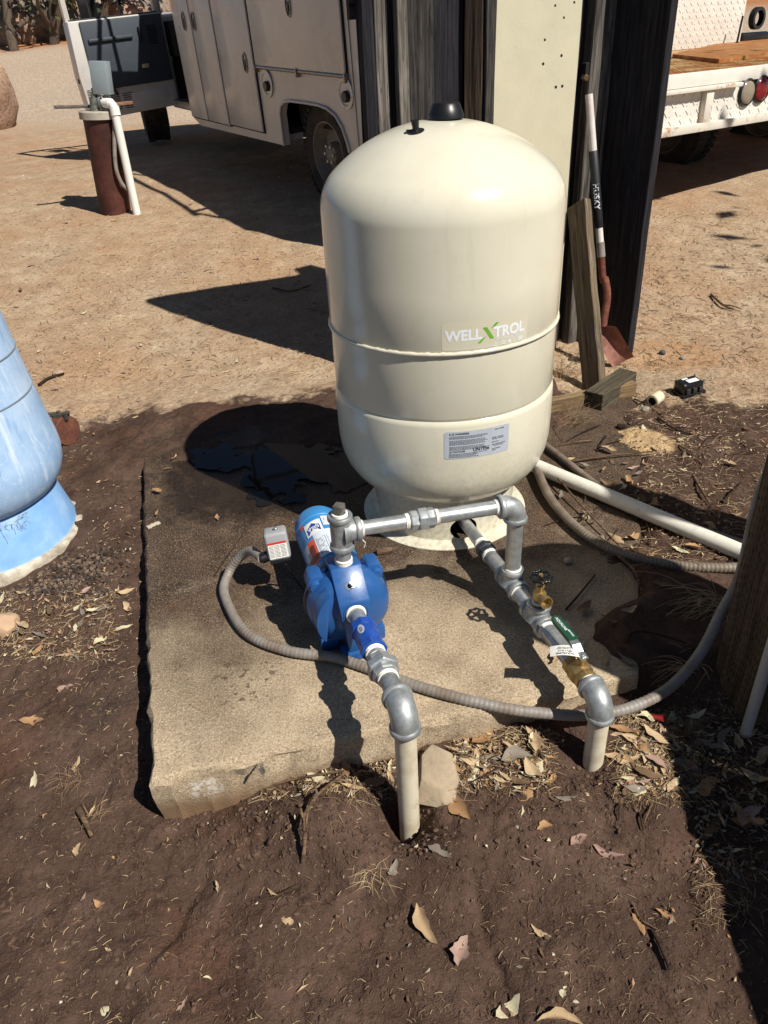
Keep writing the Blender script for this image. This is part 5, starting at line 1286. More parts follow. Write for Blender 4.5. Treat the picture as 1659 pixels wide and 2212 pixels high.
M_rock = stone_mat('granite', '7c6455', '9d806b', 'b89a80'); M_rock2 = stone_mat('grey_rock', '5f5750', '86796c', 'a5968a')
def rock(name, loc, r, seed, mat, label, cat='boulder', group=None, flat=.7, sub=4):
    me = rock_mesh(r, seed, sub, flat); me.materials.append(mat); o = bpy.data.objects.new(name, me); COL.objects.link(o); o.location = loc; o.rotation_euler = (0, 0, seed*1.3); return tag(o, label, cat, group)
b = on_ground(-12, 278); rock('boulder', (b[0]-.25, b[1], b[2]+.42), .70, 4, M_rock, 'big rounded pinkish granite boulder at the left edge of the yard', flat=.95)
M_bark = wood_mat('grey_bark', '2e2620', '77695a', 'Z'); M_leafd = plain('dark_foliage', '35402a', .7, amt=.35, scale=3); M_leafo = plain('olive_foliage', '55603c', .7, amt=.35, scale=3)
def tree(name, loc, h, cr, cz, nleaf, label, mat, seed, lean_=(0, 0), group=None, branches=7, leaf=.12, trunk=.12):
    r = random.Random(seed); T = thing(name, label, 'tree', loc, group=group)
    mb = MB(); tips = []
    def br(p, d, L, rad, lv):
        pts = [p]; q = p.copy(); dd = d.copy()
        for k in range(4):
            dd = nrm(dd+V3((r.gauss(0, .22), r.gauss(0, .22), r.gauss(.05, .12)))); q = q+dd*L/4; pts.append(q.copy())
        mb.tube(pts, [rad*(1-.14*k) for k in range(5)], 7)
        tips.append(q)
        if lv < 3:
            for k in range(branches if lv == 0 else 3):
                i = r.choice([1, 2, 3, 4]); d2 = nrm(dd+V3((r.gauss(0, .8), r.gauss(0, .8), r.gauss(.25, .35)))); br(pts[i], d2, L*r.uniform(.45, .72), rad*.55*(1-.1*i), lv+1)
    br(V3((0, 0, -.3)), nrm((lean_[0], lean_[1], 1)), h*.62, trunk, 0); mb.build('trunk', M_bark, T, 60)
    if nleaf:
        N = nleaf; c = V3((lean_[0]*h*.5, lean_[1]*h*.5, cz)); vs = []; fs = []
        cl = [t for t in tips if t[2] > cz-cr*1.2] or tips
        for k in range(N):
            t = r.choice(cl); p = t+V3((r.gauss(0, .20*cr), r.gauss(0, .20*cr), r.gauss(0, .16*cr))); a = nrm((r.gauss(0, 1), r.gauss(0, 1), r.gauss(-.4, .8))); b_ = nrm(np.cross(a, (r.gauss(0, 1), r.gauss(0, 1), r.gauss(0, 1)))); s = leaf*r.uniform(.6, 1.3); w = s*.26; i = len(vs)
            vs += [p, p+a*s*.5+b_*w, p+a*s, p+a*s*.5-b_*w]; fs.append((i, i+1, i+2, i+3))
        MB().add(vs, fs).build('crown', mat, T, 0)
    return T
k = 0
for px, py, dist, rr in ((4, 52, 26, .9), (30, 45, 27, 1.1), (58, 50, 26, .8), (85, 44, 27, 1.0), (112, 50, 26, .9), (140, 46, 27, 1.0), (205, 12, 27, 1.0), (232, 14, 27, .9), (262, 18, 26, .8), (290, 16, 27, 1.0), (318, 12, 27, .9), (40, 20, 30, 1.3), (95, 15, 30, 1.4), (150, 5, 30, 1.3)):
    d = pray(px, py); hd = V3((d[0], d[1], 0)); hd = hd/np.linalg.norm(hd); p = CP+hd*dist; z = gz(p[0], p[1]); k += 1
    rock('far_boulder', (p[0], p[1], z+rr*.35), rr*.85, 20+k, M_rock2 if k % 3 else M_rock, ('grey brown rock in the stone pile beyond the gravel drive' if k % 3 else 'pinkish rock in the stone pile beyond the gravel drive'), 'rock', 'rocks piled beyond the gravel drive', sub=3)
for i, (px, dist, hh, nl, lab, mt) in enumerate(((10, 24, 4.5, 900, 'scrubby grey bush with crooked trunks at the far left corner', M_leafo), (95, 24.5, 4.2, 250, 'nearly leafless tree with bent bare branches beyond the gravel', M_leafo), (200, 25, 4.0, 1600, 'dark green bush seen through the open truck door window', M_leafd), (60, 33, 6.0, 2200, 'dark leafy tree behind the far stone pile', M_leafd))):
    d = pray(px, 30); hd = V3((d[0], d[1], 0)); hd = hd/np.linalg.norm(hd); p = CP+hd*dist
    tree('scrub_tree', (p[0], p[1], gz(p[0], p[1])), hh, 1.6, 2.0, nl, lab, mt, 40+i, (.35, .1), None, 6, .22, .14)
# gum tree out of view on the right: dapples the ground under the flatbed
tree('gum_tree', (6.9, 3.1, .15), 6.8, 2.0, 5.0, 2600, 'tall gum tree standing out of view to the right', M_leafo, 77, (-.05, .03), None, 8, .20, .2)

# ================================================================== LITTER AND SMALL THINGS
def many_ground(px, py, it=9):
    """vectorised: photo points to soil points"""
    px = np.asarray(px, float); py = np.asarray(py, float)
    D = FW[None]+RT[None]*((px-IW/2)/FPX)[:, None]-UP[None]*((py-IH/2)/FPX)[:, None]
    z = np.full(len(px), -.05)
    for _ in range(it):
        t = (z-CP[2])/D[:, 2]; t = np.where((t < 0) | (t > 30), 30, t); x = CP[0]+D[:, 0]*t; y = CP[1]+D[:, 1]*t; z = .5*z+.5*ground(x, y, False)
    return x, y, ground(x, y)
def leaf_geo(L, Wd, curl, fold, twist, r, seg=8):
    """dry leaf along +X: folded on its midrib, curled, crumpled, with an uneven margin"""
    vs = []; fs = []; bend = r.uniform(-.32, .32); pk = r.uniform(.6, 1.15); ph = r.uniform(0, 6); cr = r.uniform(.05, .22)*Wd; roll = r.uniform(-.5, .5)
    for i in range(seg+1):
        t = i/seg; w = Wd*(math.sin(math.pi*min(1, t**pk))**.85)*.5+.0003; x = (t-.5)*L; z = curl*(4*(t-.5)**2)+cr*math.sin(ph+t*7); yo = bend*L*(t-.5)**2*2
        tw = twist*(t-.5)
        for s in (-2, -1, 0, 1, 2):
            e = abs(s)/2; ww = w*(1+(r.uniform(-.35, .15) if e == 1 else 0)); yy = s/2*ww*math.cos(tw)
            vs.append((x+(r.uniform(-.03, .03)*L if e == 1 else 0), yy+yo, z+e*w*fold+roll*w*e*e*(1 if s > 0 else .5)+s/2*w*math.sin(tw)+r.gauss(0, .05)*w))
    for i in range(seg):
        for j in range(4):
            if seg > 5 and j in (0, 3) and r.random() < .07: continue
            fs.append((i*5+j, i*5+j+1, (i+1)*5+j+1, (i+1)*5+j))
    return np.array(vs), fs
def leaf_mat(name, a, b):
    t = NT(name); oi = t.n.new('ShaderNodeObjectInfo'); v = t.co(); n = t.noise(v, 60, 4); sp = t.noise(v, 420, 2)
    col = t.mix(t.math('MULTIPLY', t.math('ADD', n, oi.outputs['Random']), .5), lin(a), lin(b))
    col = t.mix(t.ramp(sp, [(.62, 0.0), (.70, .6)]), col, lin('5b3d24'))
    x, y, z = t.sep(v); return t.out(col, .7, 0, None, .25)
LM = [leaf_mat('leaf_tan', '9a8061', 'bda684'), leaf_mat('leaf_orange', '8c6a4a', 'ae8a63'), leaf_mat('leaf_pink', '886c60', 'a88e80'), leaf_mat('leaf_grey', '6a6158', '8d8274'), leaf_mat('leaf_brown', '55412f', '7d654c'), leaf_mat('leaf_pale', 'b3a888', 'cfc5a6')]
def normal_at(x, y):
    if bool(in_slab(x, y, .02)): return V3((0, 0, 1))
    e = .02; a = (surf(x+e, y, False)-surf(x-e, y, False))/(2*e); b = (surf(x, y+e, False)-surf(x, y-e, False))/(2*e); return nrm((-a, -b, 1))
def leaf(px, py, L, ratio, deg, m, label, group=None, lift=.0015, name='fallen_leaf', curl=None, at=None):
    r = random.Random(int(px*7+py*13)); p = on_ground(px, py) if at is None else at
    z = surf(p[0], p[1])
    if at is None and z > p[2]+.01: p = on_z(px, py, z)
    cl = r.uniform(.0, .18)*L if curl is None else curl*L
    v, f = leaf_geo(L, L*ratio, cl, r.uniform(.05, .5), r.uniform(-.7, .7), r)
    n = normal_at(p[0], p[1]); ax = RT*math.cos(R_(deg))+nrm(UP-n*(UP@n))*math.sin(R_(deg)); ax = nrm(ax-n*(ax@n)); sd = np.cross(n, ax)
    o = MB().add(v, f).build(name, LM[m], None, 70)
    M = Matrix.Identity(4)
    for i in range(3): M[i][0] = ax[i]; M[i][1] = sd[i]; M[i][2] = n[i]
    o.rotation_euler = M.to_euler(); o.location = (p[0], p[1], z+lift); return tag(o, label, 'leaf', group)
G1 = 'fallen leaves scattered on the soil'
named = [  # px, py, length, width ratio, angle, colour, label
 (914, 2006, .100, .34, -62, 0, 'large tan spotted leaf lying diagonally on the foreground soil'),
 (994, 2059, .070, .62, 70, 2, 'pale pinkish broad leaf with curled edges in the foreground soil'),
 (1314, 1849, .075, .26, -18, 2, 'slim pink leaf lying on dark soil below the right riser'),
 (75, 1692, .075, .26, -78, 5, 'curved pale yellow leaf on the soil at the far left'),
 (163, 1655, .070, .24, 84, 0, 'yellow tan leaf standing upright in a dry grass clump left of the slab'),
 (142, 1487, .048, .75, 20, 2, 'small round pinkish leaf with a stalk left of the slab'),
 (145, 1417, .065, .22, 8, 0, 'slender pale leaf lying level on the soil left of the slab'),
 (171, 1315, .050, .40, 70, 5, 'pale greenish leaf beside the litter patch left of the slab'),
 (275, 1278, .062, .36, 25, 0, 'tan leaf lying across the dark gap beside the slab'),
 (276, 1318, .060, .40, -55, 0, 'broad tan leaf tucked against the slab edge'),
 (262, 1362, .075, .30, 12, 5, 'pale curled leaf in the cluster beside the slab edge'),
 (989, 1752, .085, .52, -55, 1, 'large orange broken leaf to the right of the front riser'),
 (1141, 1719, .062, .40, 55, 1, 'orange tan leaf on bare soil between the two risers'),
 (1191, 1690, .058, .38, 48, 1, 'small orange leaf just left of the right riser'),
 (975, 1672, .080, .34, 62, 0, 'long tan leaf leaning on the concrete lump'),
 (954, 1845, .070, .30, -25, 3, 'grey silvery leaf near the foot of the front riser'),
 (851, 1876, .045, .45, 60, 3, 'small pale grey leaf in the hole left of the front riser'),
 (1214, 2200, .100, .22, -8, 0, 'long tan leaf cut by the bottom edge'),
 (1099, 2182, .070, .50, 40, 5, 'crumpled pale leaf near the bottom edge'),
 (1216, 2144, .028, .6, 70, 5, 'tiny cream leaf fragment above the bottom edge leaves'),
 (1166, 2014, .050, .26, -32, 0, 'narrow tan leaf on the right foreground soil'),
 (1249, 1818, .050, .55, 30, 2, 'curled pinkish leaf beside the slim pink leaf'),
 (1224, 1731, .060, .26, 5, 3, 'grey brown leaf lying flat below the right riser'),
 (1384, 1996, .050, .45, -70, 1, 'orange leaf on a stem at the shadow edge'),
 (1439, 1978, .048, .30, -40, 1, 'narrow orange leaf in the lower right shadow'),
 (1174, 1789, .040, .6, 15, 1, 'faded orange leaf half buried between the risers'),
 (223, 2178, .032, .7, 60, 5, 'small cream leaf chip at the lower left edge'),
 (70, 1562, .075, .45, 0, 1, 'ragged rusty tan leaf at the left edge soil'),
 (350, 930, .050, .3, -20, 2, 'small pinkish leaf on damp soil behind the slab'),
 (470, 1120, .045, .4, -70, 1, 'orange brown leaf on the wet slab left of the pump'),
 (1460, 1150, .06, .3, 80, 1, 'orange leaf standing on end beside the white pipe'),
 (1590, 1115, .05, .35, 10, 0, 'tan leaf behind the grey conduit'),
]
for px, py, L, ra, dg, m, lab in named: leaf(px, py, L*.88, ra, dg, m, lab)
rl = random.Random(99)
zones = [  # px range, py range, count, size, label
 ((0, 250), (1270, 1420), 22, (.025, .06), 'dry leaf in the litter patch at the left between tank and slab'),
 ((560, 1010), (1640, 1720), 16, (.03, .07), 'dry leaf in the debris along the slab front'),
 ((985, 1180), (1585, 1700), 30, (.03, .08), 'dry leaf in the debris between the two risers'),
 ((1335, 1500), (1545, 1720), 46, (.03, .08), 'dry leaf in the thick litter right of the right riser'),
 ((1500, 1655), (1550, 1800), 20, (.03, .08), 'shaded dry leaf near the foot of the right post'),
 ((1205, 1560), (950, 1200), 34, (.03, .08), 'dry leaf among the twigs beside the white pipe'),
 ((1300, 1655), (860, 1060), 14, (.025, .06), 'small dry leaf on the straw strewn ground right of the tank'),
 ((0, 700), (560, 880), 26, (.025, .06), 'small dry leaf on the bare yard behind the slab'),
 ((180, 380), (880, 1130), 10, (.025, .05), 'small dry leaf on damp soil between blue tank and slab'),
 ((0, 900), (1800, 2200), 9, (.015, .035), 'small leaf fragment on the dark foreground soil'),
 ((1200, 1560), (1250, 1460), 12, (.04, .08), 'dry leaf in the shade on the right of the slab'),
 ((40, 620), (300, 560), 10, (.04, .08), 'tiny dry leaf on the sunny yard near the well')]
for (x0, x1), (y0, y1), n, (s0, s1), lab in zones:
    for k in range(n): leaf(rl.uniform(x0, x1), rl.uniform(y0, y1), rl.uniform(s0, s1), rl.uniform(.22, .5), rl.uniform(0, 180), rl.choices(range(6), (5, 3, 2, 2, 3, 3))[0], lab, G1, lift=rl.uniform(.000, .014))
# leaf crumbs: too many and small to pick apart
def crumbs():
    px = []; py = []
    for (x0, x1), (y0, y1), n in (((0, 260), (1260, 1430), 300), ((560, 1010), (1630, 1730), 260), ((980, 1190), (1575, 1710), 360), ((1330, 1510), (1540, 1730), 620), ((1500, 1659), (1540, 1900), 320), ((1190, 1580), (900, 1210), 620), ((1200, 1659), (760, 1100), 420), ((0, 720), (380, 900), 420), ((180, 330), (860, 1260), 90), ((0, 1659), (1500, 2212), 90)):
        px += list(RNG.uniform(x0, x1, n)); py += list(RNG.uniform(y0, y1, n))
    x, y, z = many_ground(px, py); SK = (in_slab(x, y, .015) & (z < 0)) | (np.hypot(x+1.57, y+.09) < .33); x, y, z = x[~SK], y[~SK], z[~SK]; r = random.Random(4); vs = []; fs = []; mi = []
    for a, b, c in zip(x, y, z):
        v, f = leaf_geo(.008+.022*r.random()**2, r.uniform(.003, .009), r.uniform(0, .004), r.uniform(0, .9), r.uniform(-1.5, 1.5), r, 2)
        M = np.array(Euler((r.gauss(0, .35), r.gauss(0, .35), r.uniform(0, 6.3))).to_matrix()); v = v@M.T+V3((a, b, c+r.uniform(.002, .008))); o = len(vs); vs.extend(map(tuple, v)); fs += [tuple(i+o for i in q) for q in f]; mi += [r.choices(range(6), (5, 3, 2, 3, 4, 3))[0]]*len(f)
    o = MB().add(vs, fs).build('leaf_crumbs', None, None, 70)
    for m in LM: o.data.materials.append(m)
    o.data.polygons.foreach_set('material_index', mi); tag(o, 'crumbled dry leaf fragments strewn over the soil', 'leaf litter', kind='stuff')
crumbs()
# straw and fine roots
M_straw = [plain('straw_pale', 'b9a27c', .8, amt=.15, scale=90), plain('straw_brown', '8d7355', .8, amt=.15, scale=90), plain('straw_dark', '5a4532', .8, amt=.15, scale=90)]
def straw():
    px = []; py = []; ln = []
    for (x0, x1), (y0, y1), n, l in (((0, 1659), (1480, 2212), 2600, .011), ((0, 330), (900, 1500), 900, .013), ((0, 720), (330, 900), 2600, .035), ((1200, 1659), (450, 900), 2400, .035), ((1200, 1659), (850, 1220), 1800, .035), ((560, 1010), (1620, 1740), 700, .032), ((980, 1200), (1570, 1720), 700, .035), ((1330, 1520), (1530, 1740), 1300, .040), ((1500, 1659), (1500, 2000), 700, .035), ((0, 250), (1270, 1430), 600, .025), ((560, 720), (820, 930), 260, .03)):
        px += list(RNG.uniform(x0, x1, n)); py += list(RNG.uniform(y0, y1, n)); ln += [l]*n
    x, y, z = many_ground(px, py); SK = (in_slab(x, y, .015) & (z < 0)) | (np.hypot(x+1.57, y+.09) < .33); x, y, z = x[~SK], y[~SK], z[~SK]; r = random.Random(8); vs = []; fs = []; mi = []
    for a, b, c, l in zip(x, y, z, np.array(ln)[~SK]):
        L = l*r.uniform(.4, 1.7); w = r.uniform(.0003, .0007)*(1 if b < 1.2 else 2.2); an = r.uniform(0, 6.3); d = V3((math.cos(an), math.sin(an), r.gauss(0, .12))); sd = V3((-d[1], d[0], 0)); k = V3((r.gauss(0, .06), r.gauss(0, .06), abs(r.gauss(0, .08))))*L
        p0 = V3((a, b, c+.0015))-d*L/2; p1 = V3((a, b, c+.003))+k; p2 = V3((a, b, c+.0015))+d*L/2; o = len(vs)
        for p in (p0, p1, p2): vs += [p+sd*w, p-sd*w, p+UPZ*w*1.6]
        for j in (0, 3):
            for q in range(3): fs.append((o+j+q, o+j+(q+1) % 3, o+j+3+(q+1) % 3, o+j+3+q))
        mi += [r.choices((0, 1, 2), (4, 4, 2) if b > -1.0 else (2, 4, 5))[0]]*6
    o = MB().add(vs, fs).build('straw', None, None, 0)
    for m in M_straw: o.data.materials.append(m)
    o.data.polygons.foreach_set('material_index', mi); tag(o, 'short straw and root fibres strewn over the soil', 'straw', kind='stuff')
straw()
def grains(name, spec, sizes, mats, label, cat, seed, squash=.7, sink=.3):
    bm = bmesh.new(); bmesh.ops.create_icosphere(bm, subdivisions=1, radius=1.0); bv = np.array([v.co[:] for v in bm.verts]); bf = [tuple(v.index for v in f.verts) for f in bm.faces]; bm.free()
    px = []; py = []
    for (x0, x1), (y0, y1), n in spec: px += list(RNG.uniform(x0, x1, n)); py += list(RNG.uniform(y0, y1, n))
    x, y, z = many_ground(px, py); SK = (in_slab(x, y, .015) & (z < 0)) | (np.hypot(x+1.57, y+.09) < .33); x, y, z = x[~SK], y[~SK], z[~SK]; r = random.Random(seed); vs = []; fs = []; mi = []
    for a, b, c in zip(x, y, z):
        s = sizes[0]*(sizes[1]/sizes[0])**(r.random()**1.8)*(1+max(0, b-1)*.25)
        v = bv*(1+RNG.normal(0, .28, (len(bv), 1)))*V3((s, s*r.uniform(.5, 1), s*squash*r.uniform(.7, 1.1))); v = v@rotz(r.uniform(0, 6)).T+V3((a, b, c+s*(.5-sink))); o = len(vs); vs.extend(map(tuple, v)); fs += [tuple(i+o for i in q) for q in bf]; mi += [r.randrange(len(mats))]*len(bf)
    o = MB().add(vs, fs).build(name, None, None, 0)
    for m in mats: o.data.materials.append(m)
    o.data.polygons.foreach_set('material_index', mi); return tag(o, label, cat, kind='stuff')
M_clod = [plain('clod_dark', '4a382e', .95, amt=.2, scale=80, bump=.4, bscale=200), plain('clod_mid', '5c4738', .95, amt=.2, scale=80, bump=.4, bscale=200)]
grains('soil_clods', (((250, 1600), (1600, 1900), 1500), ((0, 1659), (1700, 2212), 1300), ((180, 310), (1000, 1750), 700), ((350, 950), (1690, 1850), 900), ((1150, 1400), (1600, 1760), 500)), (.0012, .0075), M_clod, 'crumbly dark soil clods in the dug ground', 'soil', 5)
M_peb = [plain('pebble_tan', 'a48d74', .9, amt=.15, scale=90), plain('pebble_grey', '8c8378', .9, amt=.15, scale=90), plain('pebble_pale', 'c6b9a4', .9, amt=.1, scale=90)]
grains('grit', (((0, 720), (300, 900), 1900), ((1200, 1659), (440, 1000), 1300), ((0, 1659), (1500, 2212), 160), ((0, 320), (880, 1500), 200)), (.0010, .0048), M_peb, 'small pebbles and grit in the yard soil', 'grit', 6)
M_nut = [plain('nut_dark', '2f241d', .7, amt=.3, scale=90), plain('nut_brown', '4b392c', .7, amt=.3, scale=90), plain('nut_grey', '6b5a49', .75, amt=.3, scale=90)]
grains('gum_nuts', (((0, 230), (1195, 1295), 620), ((100, 280), (1180, 1260), 160)), (.006, .011), M_nut, 'pile of dark dropped gum nuts beside the blue tank base', 'gum nuts', 9, .85, .2)

# twigs one can tell apart
M_twig = wood_mat('twig_bark', '3a2b20', '8a7158', 'X'); M_twigd = wood_mat('dark_twig_bark', '1f1712', '4a3a2d', 'X')
def twig(pts, r, label, mat=None, fork=None, group=None):
    P = []
    for i, p in enumerate(pts):
        q = on_ground(p[0], p[1]); z = surf(q[0], q[1]); 
        if z > q[2]+.01: q = on_z(p[0], p[1], z)
        P.append(V3((q[0], q[1], z+r+(p[2] if len(p) > 2 else .002))))
    path = crom(P, 5); n = len(path); mb = MB(); mb.tube(path, [r*(1-.45*i/n) for i in range(n)], 7)
    if fork:
        for i, L, a in fork:
            k = int(i*(n-1)); d = nrm(path[min(k+1, n-1)]-path[max(k-1, 0)]); d2 = rotz(R_(a))@d; mb.tube([path[k], path[k]+d2*L*.5+UPZ*.006, path[k]+d2*L], [r*.7, r*.5, r*.3], 6)
    return tag(mb.build('twig', mat or M_twig, None, 60), label, 'twig', group)
twig([(640, 1795), (690, 1745, .03), (745, 1690, .02)], .0045, 'brown forked twig leaning in the debris in front of the slab', fork=[(.5, .05, 60), (.8, .04, -40)])
twig([(655, 1870), (664, 1830, .03), (655, 1780, .045)], .0050, 'thick broken twig standing in the foreground dirt', fork=[(.35, .06, 14), (.5, .05, -16)])
twig([(570, 1710), (640, 1695, .012), (745, 1680, .015)], .0035, 'long thin twig lying along the slab front edge')
twig([(175, 1760), (188, 1785, .006), (202, 1815)], .0085, 'stubby bark covered stick on the soil left of the slab corner')
twig([(640, 1910, -.004), (610, 1930, -.003), (585, 1945, -.006)], .0050, 'half buried black stick in the foreground soil', M_twigd)
twig([(1368, 1955), (1385, 1990, .004), (1420, 2010)], .0022, 'thin stem with orange leaves near the lower right shadow')
twig([(1408, 2012), (1425, 2050, .004), (1445, 2100)], .0045, 'dark broken stick in the lower right soil', M_twigd)
twig([(1232, 1000), (1330, 990, .01), (1410, 982, .012)], .0045, 'straight pale twig lying beyond the grey conduit')
twig([(1497, 1030), (1512, 1065, .01), (1532, 1090)], .0060, 'short curved stick right of the white pipe')
twig([(1560, 1090), (1580, 1070, .01), (1600, 1045)], .0045, 'small dark stick beyond the grey conduit', M_twigd)
twig([(1195, 1040, .03), (1250, 1100, .02), (1330, 1180, .01), (1345, 1195)], .0035, 'long brown vine stem lying over the slab beside the tank', fork=[(.4, .08, -35)])
twig([(1222, 1320), (1250, 1290, .006), (1285, 1245)], .0035, 'dark twig in the shade right of the tap', M_twigd)
twig([(1335, 1210, .01), (1365, 1250, .02), (1385, 1285, .01)], .0055, 'pale broken stick in the shade right of the tap')
twig([(1350, 1390, .006), (1370, 1375, .012), (1420, 1380, .012), (1480, 1400, .006)], .0045, 'curved black root in the shade by the right post', M_twigd)
twig([(590, 625), (630, 632, .004), (672, 618)], .0060, 'curved dry stick on the yard left of the tank')
twig([(85, 835), (105, 822, .006), (140, 810)], .0080, 'knobbly dark stick behind the rusty pipe stub', M_twigd)
twig([(465, 1245), (495, 1200, .003), (530, 1150)], .0020, 'thin dark stalk lying on the wet slab left of the pump', M_twigd)
twig([(1535, 640), (1560, 665, .01), (1585, 672)], .0070, 'dark curved twig on the open ground at the right', fork=[(.5, .1, 40)])
twig([(1420, 905), (1460, 935, .005), (1500, 940)], .0045, 'dark twig on the ground below the black box', M_twigd, fork=[(.4, .08, 50)])
twig([(1370, 868), (1400, 880, .005), (1440, 905)], .0035, 'thin brown twig beside the lying plank end')
rt = random.Random(31)
for k in range(46):
    a, b = ((1200, 1640), (900, 1210)) if k < 26 else ((1330, 1560), (1560, 1780)) if k < 40 else ((970, 1180), (1590, 1690))
    x, y = rt.uniform(*a), rt.uniform(*b); an = rt.uniform(0, 3.14); L = rt.uniform(20, 55)
    twig([(x-L*math.cos(an), y-L*.6*math.sin(an)), (x, y, .008), (x+L*math.cos(an), y+L*.6*math.sin(an))], rt.uniform(.0014, .0032), ('thin twig in the debris beside the white pipe', 'thin twig in the litter right of the right riser', 'thin twig in the debris between the two risers')[0 if k < 26 else 1 if k < 40 else 2], rt.choice((M_twig, M_twigd)), None, 'loose twigs in the litter')
# stones
M_conc = plain('broken_concrete', 'a3927a', .9, amt=.15, scale=40, bump=.5, bscale=120, bdist=.003)
def chunk(px, py, r, seed, mat, label, flat=.6, cat='stone', up=.4, name='stone'):
    p = on_ground(px, py); return rock(name, (p[0], p[1], surf(p[0], p[1])+r*flat*up), r, seed, mat, label, cat, None, flat, 3)
p = on_ground(948, 1672); mb = MB()
lo_ = [(-.055, -.060), (.020, -.075), (.062, -.035), (.055, .040), (-.010, .062), (-.055, .030)]; hi_ = [(-.040, -.030, .020), (.004, -.050, .012), (.040, -.020, .026), (.030, .030, .040), (-.016, .052, .046), (-.040, .026, .036)]
vs = [(p[0]+x, p[1]+y, p[2]-.03) for x, y in lo_]+[(p[0]+x, p[1]+y, p[2]+z) for x, y, z in hi_]; mb.add(vs, [(5, 4, 3, 2, 1, 0), (6, 7, 8, 9, 10, 11)]+[(i, (i+1) % 6, (i+1) % 6+6, i+6) for i in range(6)])
tag(mb.build('concrete_lump', M_conc, None, 25, bevel=.006, seg=2), 'wedge of broken concrete beside the front riser', 'rubble')
chunk(8, 1350, .045, 7, plain('tan_stone', 'b5977a', .9, amt=.12, scale=30), 'round tan stone at the left edge', .7)
chunk(1342, 931, .022, 9, M_twigd, 'small dark lump on the sand patch', .5, name='lump')
chunk(1394, 885, .018, 10, M_peb[1], 'pale pebble near the plastic cap', .6)
chunk(125, 880, .030, 12, M_peb[0], 'brown flat stone beyond the blue tank', .55) if False else chunk(126, 818-10, .030, 12, M_peb[0], 'brown flat stone beyond the blue tank', .55)
chunk(1225, 1248-20, .014, 13, M_conc, 'small pale stone on the slab right of the drop pipe', .6)
chunk(1262, 1140, .014, 14, M_conc, 'small pale stone on the slab under the white pipe', .6)
chunk(1475, 775, .016, 15, M_peb[1], 'grey pebble right of the wide plank', .6)
chunk(1430, 765, .018, 18, plain('slate_pebble', '4d4a50', .8), 'dark slate pebble near the wide plank foot', .8)
chunk(890, 1768, .022, 16, plain('yellow_stone', 'b39b6a', .9, amt=.15, scale=60), 'yellowish stone against the front riser', .9)
# bark chip on the slab
p = on_z(813, 1199, 0); tag(MB().lathe([(.0001, 0), (.010, .002), (.0115, .012), (.0105, .035), (.0085, .050), (.0001, .052)], (p[0], p[1], .011), nrm((.95, .25, .02)), 10).build('bark_chip', M_twig, None, 35), 'brown bark chip on the wet slab right of the pump', 'bark')
# white wood splinter by the slab edge
tag(lean('splinter', on_z(318, 1140, .006), on_z(345, 1128, .008), .016, .007, plain('pale_splinter', 'b9ad9a', .8)), 'pale wood splinter on the wet slab left edge', 'wood')
# black electrical part, plastic cap, wire nut
def blackbox():
    p = on_ground(1487, 848); T = thing('black_switch_part', 'small black electrical part with a white label on the ground at the right', 'electrical part', (p[0], p[1], surf(p[0], p[1])-.004), (R_(3), R_(-4), R_(22)))
    MB().box((0, 0, .012), (.115, .080, .022)).build('base_plate', M_blackpl, T, 25, bevel=.004)
    b = MB().box((-.004, 0, .044), (.095, .066, .042)).build('housing', M_blackpl, T, 25, bevel=.004)
    MB().box((.008, -.004, .0656), (.050, .026, .0012)).build('white_label', M_paper, b, 0); MB().box((-.012, .021, .0656), (.026, .010, .0012)).build('white_label', M_paper, b, 0)
    for x, y in ((-.045, -.03), (.045, -.03), (-.045, .03), (.045, .03)): MB().lathe([(.005, 0), (.005, .004), (.0001, .005)], (x, y, .064), (0, 0, 1), 10).build('screw', M_bolt, b, 30)
    for k in range(3): MB().box((-.03+.03*k, -.036, .036), (.018, .008, .022)).build('terminal', plain('terminal_metal', '4f4e4b', .4, .6), T, 25, bevel=.002)
blackbox()
p = on_ground(1416, 872); T = thing('plastic_fitting', 'short cream plastic pipe fitting lying below the black part', 'fitting', (p[0], p[1], surf(p[0], p[1])))
ax = nrm((.70, .70, .12)); c = V3((0, 0, .024))
MB().lathe([(.017, .0), (.024, .0), (.0245, .006), (.0245, .052), (.022, .056), (.0001, .057)], c-ax*.03, ax, 24).build('socket', plain('cream_plastic', 'd9cfae', .45, amt=.05), T, 40)
MB().lathe([(.017, .0), (.015, .010), (.0001, .012)], c-ax*.03, ax, 24).build('bore', M_gap, T, 40); MB().lathe([(.0235, -.001), (.0262, .001), (.0262, .008), (.0240, .010)], c-ax*.03, ax, 24).build('lip', plain('cream_lip', 'b9ae90', .5), T, 40)
p = on_ground(1418, 1558); T = thing('wire_nut', 'small red wire connector lying in the leaf litter', 'connector', (p[0], p[1], surf(p[0], p[1])+.016), (0, R_(75), R_(-25)))
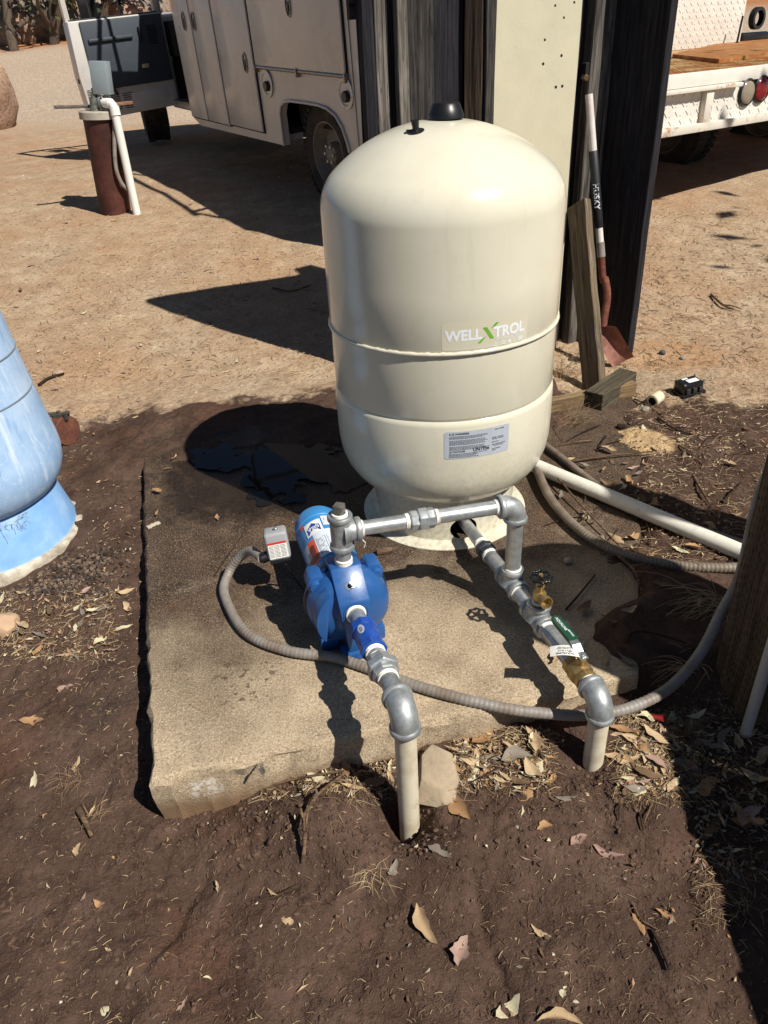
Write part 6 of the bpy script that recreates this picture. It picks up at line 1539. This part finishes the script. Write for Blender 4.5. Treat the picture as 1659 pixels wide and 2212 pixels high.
MB().lathe([(.0001, -.016), (.005, -.016), (.006, -.010), (.0085, .006), (.0095, .016), (.0075, .016), (.006, .008), (.0001, .006)], (0, 0, 0), (0, 0, 1), 12).build('shell', plain('red_plastic', 'c93b3a', .45), T, 25)
# plumes of dry grass
def tuft(px, py, n, L, label, seed, spread=.05, dirn=(-.6, -.3), droop=.9, w=.0011, up=.9):
    p = on_ground(px, py); r = random.Random(seed); mb = MB(); z = surf(p[0], p[1])
    for k in range(n):
        b = V3((p[0]+r.gauss(0, spread*.35), p[1]+r.gauss(0, spread*.35), z-.01)); d = nrm((dirn[0]+r.gauss(0, .35), dirn[1]+r.gauss(0, .35), up+r.gauss(0, .25))); l = L*r.uniform(.5, 1.15); pts = [b]; q = b.copy()
        for i in range(6): d = nrm(d+V3((0, 0, -droop*.26))+V3((dirn[0], dirn[1], 0))*.05); q = q+d*l/6; q[2] = max(q[2], z+.002); pts.append(q.copy())
        mb.tube(pts, [w*(1-.12*i) for i in range(7)], 4, False)
    return tag(mb.build('dry_grass_tuft', M_straw[r.choice((0, 1))], None, 60), label, 'grass')
tuft(1555, 1300, 60, .20, 'drooping tuft of pale dry grass against the right post', 1)
tuft(1500, 1440, 26, .14, 'thin dry grass wisps beneath the conduit by the right post', 2)
tuft(735, 1705, 60, .07, 'matted dry grass clump at the slab front beside the riser hole', 3, .08, (0, -.5), 1.2, .0008, .5)
tuft(155, 1685, 40, .055, 'small dry grass clump left of the slab corner', 4, .05, (-.2, -.2), .8, .0008, .6)
tuft(200, 1770, 22, .05, 'wisp of dry grass by the stubby stick', 5, .03, (.2, .3), .8, .0008, .9)
tuft(795, 1885, 34, .055, 'pale root tuft in the dug soil left of the riser hole', 6, .05, (-.1, -.2), 1.2, .0007, .4)
tuft(1225, 930, 60, .13, 'dry weed stalks against the tank on its right', 7, .10, (.3, .0), .7, .0009, .9)
tuft(1215, 815, 40, .16, 'dry weed stems between the tank and the lying plank', 8, .08, (.1, -.1), .5, .0009, 1.0)
tuft(395, 690, 24, .05, 'small dry weed on the yard at the shadow tip', 9, .05, (0, 0), .6, .0009, .6)
